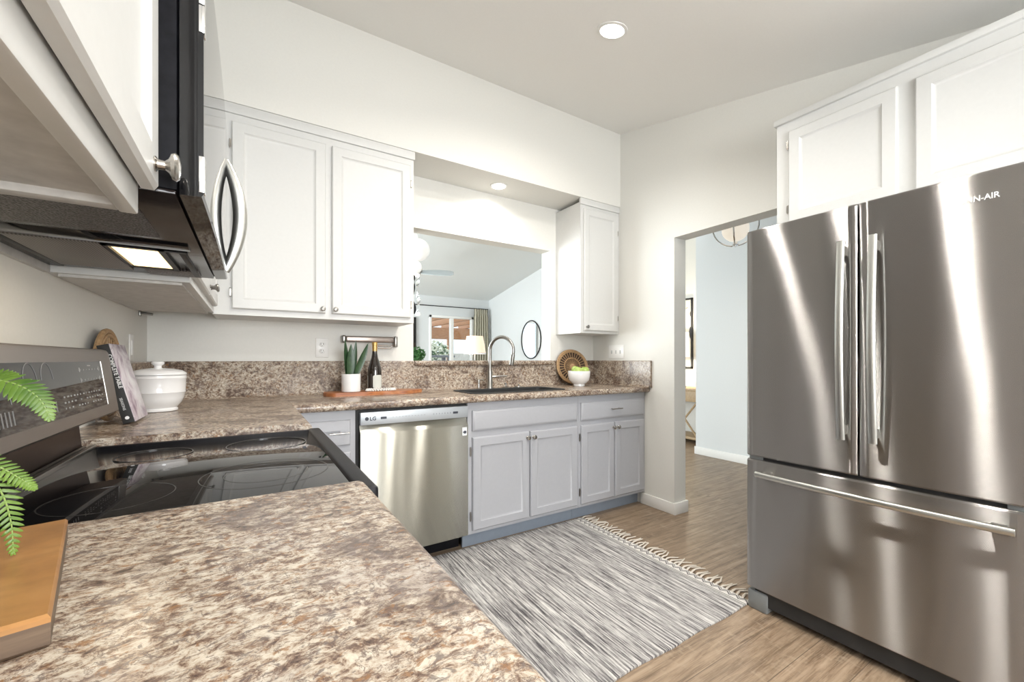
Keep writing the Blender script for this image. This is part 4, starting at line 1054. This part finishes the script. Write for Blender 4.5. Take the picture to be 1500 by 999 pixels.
# ------------------------------------------------------------------ rug
rcx, rcy = 1.24, 1.66
t = thing('rug', 'grey and cream striped woven rug with a fringe on the kitchen floor', 'rug', (rcx, rcy, 0))
b = MB(); nx, ny = 60, 50; X0_, X1_, Y0_, Y1_ = .42, 1.985, 1.045, 2.240
rr = random.Random(3)
def wav(x, y): return .0015*sin(x*9+y*3)*sin(y*7)
gridt = [[None]*(ny+1) for _ in range(nx+1)]; gridb = [[None]*(ny+1) for _ in range(nx+1)]
for i in range(nx+1):
    for j in range(ny+1):
        x = X0_+(X1_-X0_)*i/nx; y = Y0_+(Y1_-Y0_)*j/ny
        if i == nx: x += .004*sin(y*23)
        if j == 0: y += .003*sin(x*17)+rr.uniform(-.001, .001) - .014*(x-X0_)/(X1_-X0_)*0
        if i > nx-3: x -= 0.028*(1-(y-Y0_)/(Y1_-Y0_))
        gridt[i][j] = b.bm.verts.new((x, y, .0075+wav(x, y))); gridb[i][j] = b.bm.verts.new((x, y, .001))
for i in range(nx):
    for j in range(ny):
        b.bm.faces.new((gridt[i][j], gridt[i+1][j], gridt[i+1][j+1], gridt[i][j+1]))
        b.bm.faces.new((gridb[i][j+1], gridb[i+1][j+1], gridb[i+1][j], gridb[i][j]))
for i in range(nx):
    b.bm.faces.new((gridb[i][0], gridb[i+1][0], gridt[i+1][0], gridt[i][0])); b.bm.faces.new((gridb[i+1][ny], gridb[i][ny], gridt[i][ny], gridt[i+1][ny]))
for j in range(ny):
    b.bm.faces.new((gridb[nx][j], gridb[nx][j+1], gridt[nx][j+1], gridt[nx][j])); b.bm.faces.new((gridb[0][j+1], gridb[0][j], gridt[0][j], gridt[0][j+1]))
b.obj('weave', M['rug'], t)
rr = random.Random(9)
nt_ = 44
for k in range(nt_):
    y = Y0_+.012 + (Y1_-Y0_-.024)*k/(nt_-1); x = X1_-.004 - .028*(1-(y-Y0_)/(Y1_-Y0_))
    s1, s2_, ln = rr.uniform(-.012, .016), rr.uniform(-.022, .030), rr.uniform(.085, .110)
    MB().tube([(x, y, .006), (x+ln*.2, y+s1*.3, .010), (x+ln*.5, y+s1, .0065), (x+ln*.8, y+(s1+s2_)*.6, .005), (x+ln, y+s2_, .004)], [.0045, .0060, .0045, .0042, .0030], 6, flat=.7).obj('tassel', M['fringe'], t)

# ------------------------------------------------------------------ ceiling lights
slope = math.atan(.232)
def can(x, y, z, rx, label, r=.075, power=CAN_POWER, col=(1, .955, .89), group=None):
    t = thing('recessed_downlight', label, 'ceiling light', (0, 0, 0), group)
    MB().lathe([(r*.78, -.002), (r*.80, -.006), (r, -.004), (r*1.02, 0.0), (r*.78, 0.002)], (0, 0, 0), 40, cap=False).obj('trim_ring', M['trim'], t)
    MB().lathe([(r*.79, 0.0), (r*.79, -.003), (0, -.003)], (0, 0, 0), 40).obj('lens', M['can_lens'], t)
    area('downlight', (0, 0, -.010), (0, 0, 0), r*1.5, 0, power, col, 'DISK', spread=radians(148), parent=t)
    t.location = (x, y, z-.001); t.rotation_euler = (rx, 0, 0)
cans = [(1.528, 1.496, 'bright round downlight in the sloped ceiling, top centre'), (.959, 1.166, 'round downlight in the sloped ceiling between the range and the fridge'), (1.20, .56, 'round downlight in the sloped ceiling before the fridge'), (.6, -.6, 'unseen fill downlight added in the ceiling behind the camera near the left counter'), (1.7, -1.1, 'unseen fill downlight added in the ceiling near the rear wall')]  # last two are unseen, added as fill behind the camera
for x, y, lb in cans: can(x, y, zc(y), slope if y > -.3 else 0, lb, group='downlights in the sloped ceiling')
can(1.526, 2.615, ZS, 0, 'small round downlight under the bulkhead above the sink', .062, 2.6, (1, .97, .94))

# ------------------------------------------------------------------ hall and entry
t = thing('hall_pendant', 'chrome-armed globe pendant light hanging in the hall', 'pendant light', (3.5, 2.0, 2.62))
MB().sphere((3.5, 2.0, 2.235), .105, 28, 18).obj('globe', M['globe_hall'], t)
for k in range(4):
    a = radians(25+90*k); b = MB()
    b.tube([(3.5+.175*sin(pi*(.04+.92*i/20))*cos(a), 2.0+.175*sin(pi*(.04+.92*i/20))*sin(a), 2.265-.175*cos(pi*(.04+.92*i/20))) for i in range(21)], .006, 8)
    b.obj('arm', M['chrome'], t)
MB().lathe([(.0, 2.082), (.022, 2.088), (.024, 2.105), (.012, 2.122), (0, 2.125)], (3.5, 2.0, 0), 20).obj('finial', M['chrome'], t)
MB().lathe([(.010, 2.43), (.010, 2.60), (.05, 2.605), (.055, 2.6195)], (3.5, 2.0, 0), 20).obj('canopy', M['chrome'], t)
area('hall_pendant_light', (3.5, 2.0, 2.06), (0, 0, 0), .2, 0, 5, (1, .9, .78), 'DISK', parent=t)
# console table on the entry wall
t = thing('console_table', 'light oak console table with crossed side braces in the entry beyond the doorway', 'table', (5.18, 3.8, 0))
tx0, tx1, ty0, ty1 = 4.98, 5.37, 3.33, 4.25
MB().box(tx0, tx1, ty0, ty1, .695, .73, .004).obj('tabletop', M['oak'], t)
MB().box(tx0+.01, tx1-.01, ty0+.01, ty1-.01, .555, .695, .003).obj('apron', M['oak'], t)
for x in (tx0+.01, tx1-.05):
    for y in (ty0+.01, ty1-.05): MB().box(x, x+.04, y, y+.04, 0, .56, .003).obj('leg', M['oak'], t)
MB().box(tx0+.01, tx1-.01, ty0+.01, ty1-.01, .05, .085, .003).obj('shelf', M['oak'], t)
b = MB()
for x in (tx0+.03,):
    for y0_, y1_ in ((ty0+.05, ty0+.42), (ty1-.42, ty1-.05)):
        b.tube([(x, y0_, .09), (x, y1_, .55)], .013, 6); b.tube([(x+.004, y1_, .09), (x+.004, y0_, .55)], .013, 6)
b.obj('cross_brace', M['oak'], t)
t = thing('framed_print', 'black-framed abstract black and cream print above the console table', 'picture', (5.4, 4.0, 1.5))
b = MB(); fy0, fy1, fz0, fz1 = 3.70, 4.24, .99, 2.01
b.box(5.372, 5.40, fy0, fy0+.025, fz0, fz1); b.box(5.372, 5.40, fy1-.025, fy1, fz0, fz1); b.box(5.372, 5.40, fy0, fy1, fz0, fz0+.025); b.box(5.372, 5.40, fy0, fy1, fz1-.025, fz1)
b.obj('frame', M['blackrough'], t)
MB().box(5.382, 5.398, fy0+.02, fy1-.02, fz0+.02, fz1-.02).obj('print', M['art'], t)
t = thing('table_lamp', 'small lit cream lamp on the oak console, before the framed print', 'lamp', (5.15, 3.63, .73))
MB().lathe([(.05, .7305), (.05, .745), (.012, .76), (.012, 1.10)], (5.15, 3.70, 0), 20).obj('base', M['gunmetal'], t)
MB().lathe([(.095, 1.16), (.085, 1.50), (.083, 1.50), (.093, 1.16), (.095, 1.16)], (5.15, 3.70, 0), 28, cap=False).obj('shade', M['sconce'], t)
area('entry_lamp_light', (5.15, 3.70, 1.55), (pi, 0, 0), .12, 0, 5, (1, .85, .62), 'DISK', parent=t)
area('entry_lamp_light_low', (5.15, 3.70, 1.13), (0, 0, 0), .12, 0, 5, (1, .85, .62), 'DISK', parent=t)

# ------------------------------------------------------------------ living room, seen through the opening
t = thing('oval_mirror', 'thin-framed oval mirror on the far right living-room wall', 'mirror', (HX+.04, 6.546, 1.498))
b = MB(); n = 48; ay, az = .325, .36; xm = HX+.04
b.tube([(xm-.012, 6.546+ay*cos(2*pi*i/n), 1.498+az*sin(2*pi*i/n)) for i in range(n+1)], .011, 8); b.obj('frame', M['blackrough'], t)
MB().loft([[(xm-.001, 6.546+ay*cos(2*pi*i/n), 1.498+az*sin(2*pi*i/n)) for i in range(n)], [(xm-.010, 6.546+ay*cos(2*pi*i/n), 1.498+az*sin(2*pi*i/n)) for i in range(n)]]).obj('glass', M['mirror'], t, smooth=30)
t = thing('curtain_rod', 'thin black curtain rod above the glass door', 'curtain rod', (3.6, 8.12, 2.225))
MB().tube([(2.55, 8.12, 2.225), (4.46, 8.12, 2.225)], .010, 10).obj('rod', M['blackrough'], t)
for x in (2.80, 4.40): MB().box(x-.008, x+.008, 8.12, 8.22, 2.215, 2.235).obj('bracket', M['blackrough'], t)
b = MB(); n = 90; F1 = []; F2 = []
for i in range(n+1):
    f = i/n; x = 4.085 + .39*f
    y = 8.10 + .035*sin(f*2*pi*6.5); F1.append((x, y)); F2.append((x+.003, y+.006))
poly = F1 + F2[::-1]
L = []
for z, k in ((.03, 1.0), (1.2, 1.0), (2.05, .9), (2.12, .82), (2.215, .86)):
    L.append([(4.28+(x-4.28)*k, 8.115+(y-8.115)*(k if z < 2.1 else .6), z) for x, y in poly])
b.loft(L); tag(b.obj('curtain', M['curtain'], smooth=60, off=(4.28, 8.11, 0)), 'pleated beige curtain hanging right of the glass door', 'curtain')
lx_, ly_ = 3.28, 6.44
t = thing('floor_lamp', 'lamp with a peach tapered shade before the beige curtain', 'lamp', (lx_, ly_, 0))
MB().lathe([(.14, 0.0), (.14, .02), (.014, .04), (.012, 1.30)], (lx_, ly_, 0), 24).obj('base', M['gunmetal'], t)
sh = MB().lathe([(.192, 1.222), (.142, 1.522), (.139, 1.522), (.189, 1.222), (.192, 1.222)], (lx_, ly_, 0), 40, cap=False).obj('lamp_shade', M['shade'], t)
MB().lathe([(.193, 1.215), (.192, 1.238), (.188, 1.238), (.189, 1.215), (.193, 1.215)], (lx_, ly_, 0), 40, cap=False).obj('shade_trim', M['trim'], sh)
area('floor_lamp_light', (lx_, ly_, 1.30), (0, 0, 0), .15, 0, 8, (1, .85, .68), 'DISK', parent=t)
t = thing('television', 'black flat television on the far wall, left of the glass door', 'television', (2.2, 8.2, 1.6))
MB().box(1.70, 2.84, 8.17, 8.215, 1.33, 1.975, .006).obj('bezel', M['blackrough'], t)
MB().box(1.715, 2.825, 8.167, 8.171, 1.345, 1.96).obj('screen', M['blackgloss'], t)
t = thing('potted_topiary', 'round green leafy plant seen at the left end of the pass-through', 'plant', (1.745, 5.0, 0))
blob('foliage', M['bush'], t, (1.745, 5.0, 1.175), .105, 520, .022, (1, 1, 1.0), 8)
MB().lathe([(.06, .9), (.08, 1.06), (.075, 1.06), (0, 1.05)], (1.745, 5.0, 0), 24).obj('pot', M['ceramic'], t)
MB().lathe([(.12, 0), (.12, .02), (.02, .04), (.02, .87), (.10, .88), (.10, .90)], (1.745, 5.0, 0), 24).obj('plant_stand', M['blackrough'], t)
t = thing('dining_chair', 'white bentwood dining chair back just left of the green plant', 'chair', (1.50, 4.6, 0))
b = MB(); b.tube([(1.32, 4.6, .45), (1.32, 4.62, .9), (1.36, 4.64, 1.09), (1.47, 4.645, 1.165), (1.58, 4.64, 1.09), (1.615, 4.62, .9), (1.625, 4.6, .45)], .014, 10); b.obj('backrest', M['trim'], t)
MB().box(1.30, 1.64, 4.22, 4.62, .43, .46, .01).obj('seat', M['trim'], t)
for x in (1.33, 1.61):
    for y in (4.25, 4.59): MB().tube([(x, y, .44), (x, y, 0)], [.016, .011], 10).obj('leg', M['trim'], t)
# chandelier of opal globes with a chrome twisted column
gx, gy = 1.52, 4.6
t = thing('globe_chandelier', 'cluster of white opal globes with a chrome column, over the dining area', 'chandelier', (gx, gy, zl(gy)))
for (ox, oz, oy, r) in ((.105, 2.375, 0, .125), (.0, 2.50, .03, .105), (.055, 2.165, -.03, .075), (-.14, 2.40, 0, .12), (-.10, 2.22, .05, .10)):
    MB().sphere((gx+ox, gy+oy, oz), r, 28, 18).obj('globe', M['white_glass'], t)
MB().tube([(gx, gy, 2.1), (gx, gy, zl(gy)-.01)], .009, 10).obj('stem', M['chrome'], t)
MB().lathe([(.07, zl(gy)-.04), (.07, zl(gy)-.012)], (gx, gy, 0), 24).obj('canopy', M['chrome'], t)
MB().tube([(gx+.09*cos(a), gy, 2.20+.11*sin(a)) for a in [2*pi*i/30 for i in range(31)]], .006, 8).obj('ring', M['chrome'], t)
for (ox, ph) in ((.045, 0), (.095, 1.6), (-.02, 3.)):
    b = MB(); L = []
    for i in range(31):
        f = i/30; a = ph + f*7; z = 2.08-.44*f; c = Vector((gx+ox+.012*sin(f*9+ph), gy, z)); d = Vector((cos(a), sin(a), 0))*.020; e_ = Vector((-sin(a), cos(a), 0))*.003
        L.append([tuple(c+d), tuple(c+e_), tuple(c-d), tuple(c-e_)])
    b.loft(L); b.obj('twisted_strip', M['chrome' if ph == 1.6 else 'black'], t)
MB().lathe([(.022, 1.62), (.028, 1.635), (.02, 1.66)], (gx+.10, gy, 0), 20).obj('end_cap', M['white_glass'], t)
# ceiling fan
hx_, hy_ = 1.93, 5.6
t = thing('ceiling_fan', 'pale ceiling fan with a light, beyond the globe chandelier', 'ceiling fan', (hx_, hy_, zl(hy_)))
MB().tube([(hx_, hy_, 2.40), (hx_, hy_, zl(hy_)-.01)], .014, 10).obj('downrod', M['nickel'], t)
MB().lathe([(.05, 2.43), (.09, 2.40), (.10, 2.34), (.07, 2.30)], (hx_, hy_, 0), 28).obj('motor_housing', M['nickel'], t)
MB().lathe([(.06, 2.30), (.05, 2.275), (0, 2.265)], (hx_, hy_, 0), 24).obj('light', M['lamp_fan'], t)
for k in range(3):
    a = radians(-20+120*k); d = Vector((cos(a), sin(a), 0)); s_ = Vector((-sin(a), cos(a), .7)); b = MB(); L = []
    for i in range(11):
        f = i/10; c = Vector((hx_, hy_, 2.335)) + d*(.08+.45*f); w = .062*(.7+.5*sin(pi*f*.8))*(1 if f < .95 else .6)
        L.append([tuple(c-s_*w+Vector((0, 0, .003))), tuple(c-s_*w-Vector((0, 0, .003))), tuple(c+s_*w-Vector((0, 0, .003))), tuple(c+s_*w+Vector((0, 0, .003)))])
    b.loft(L); b.obj('blade', plain('fan_blade', (.55, .60, .62), .5) if k == 0 else bpy.data.materials['fan_blade'], t)
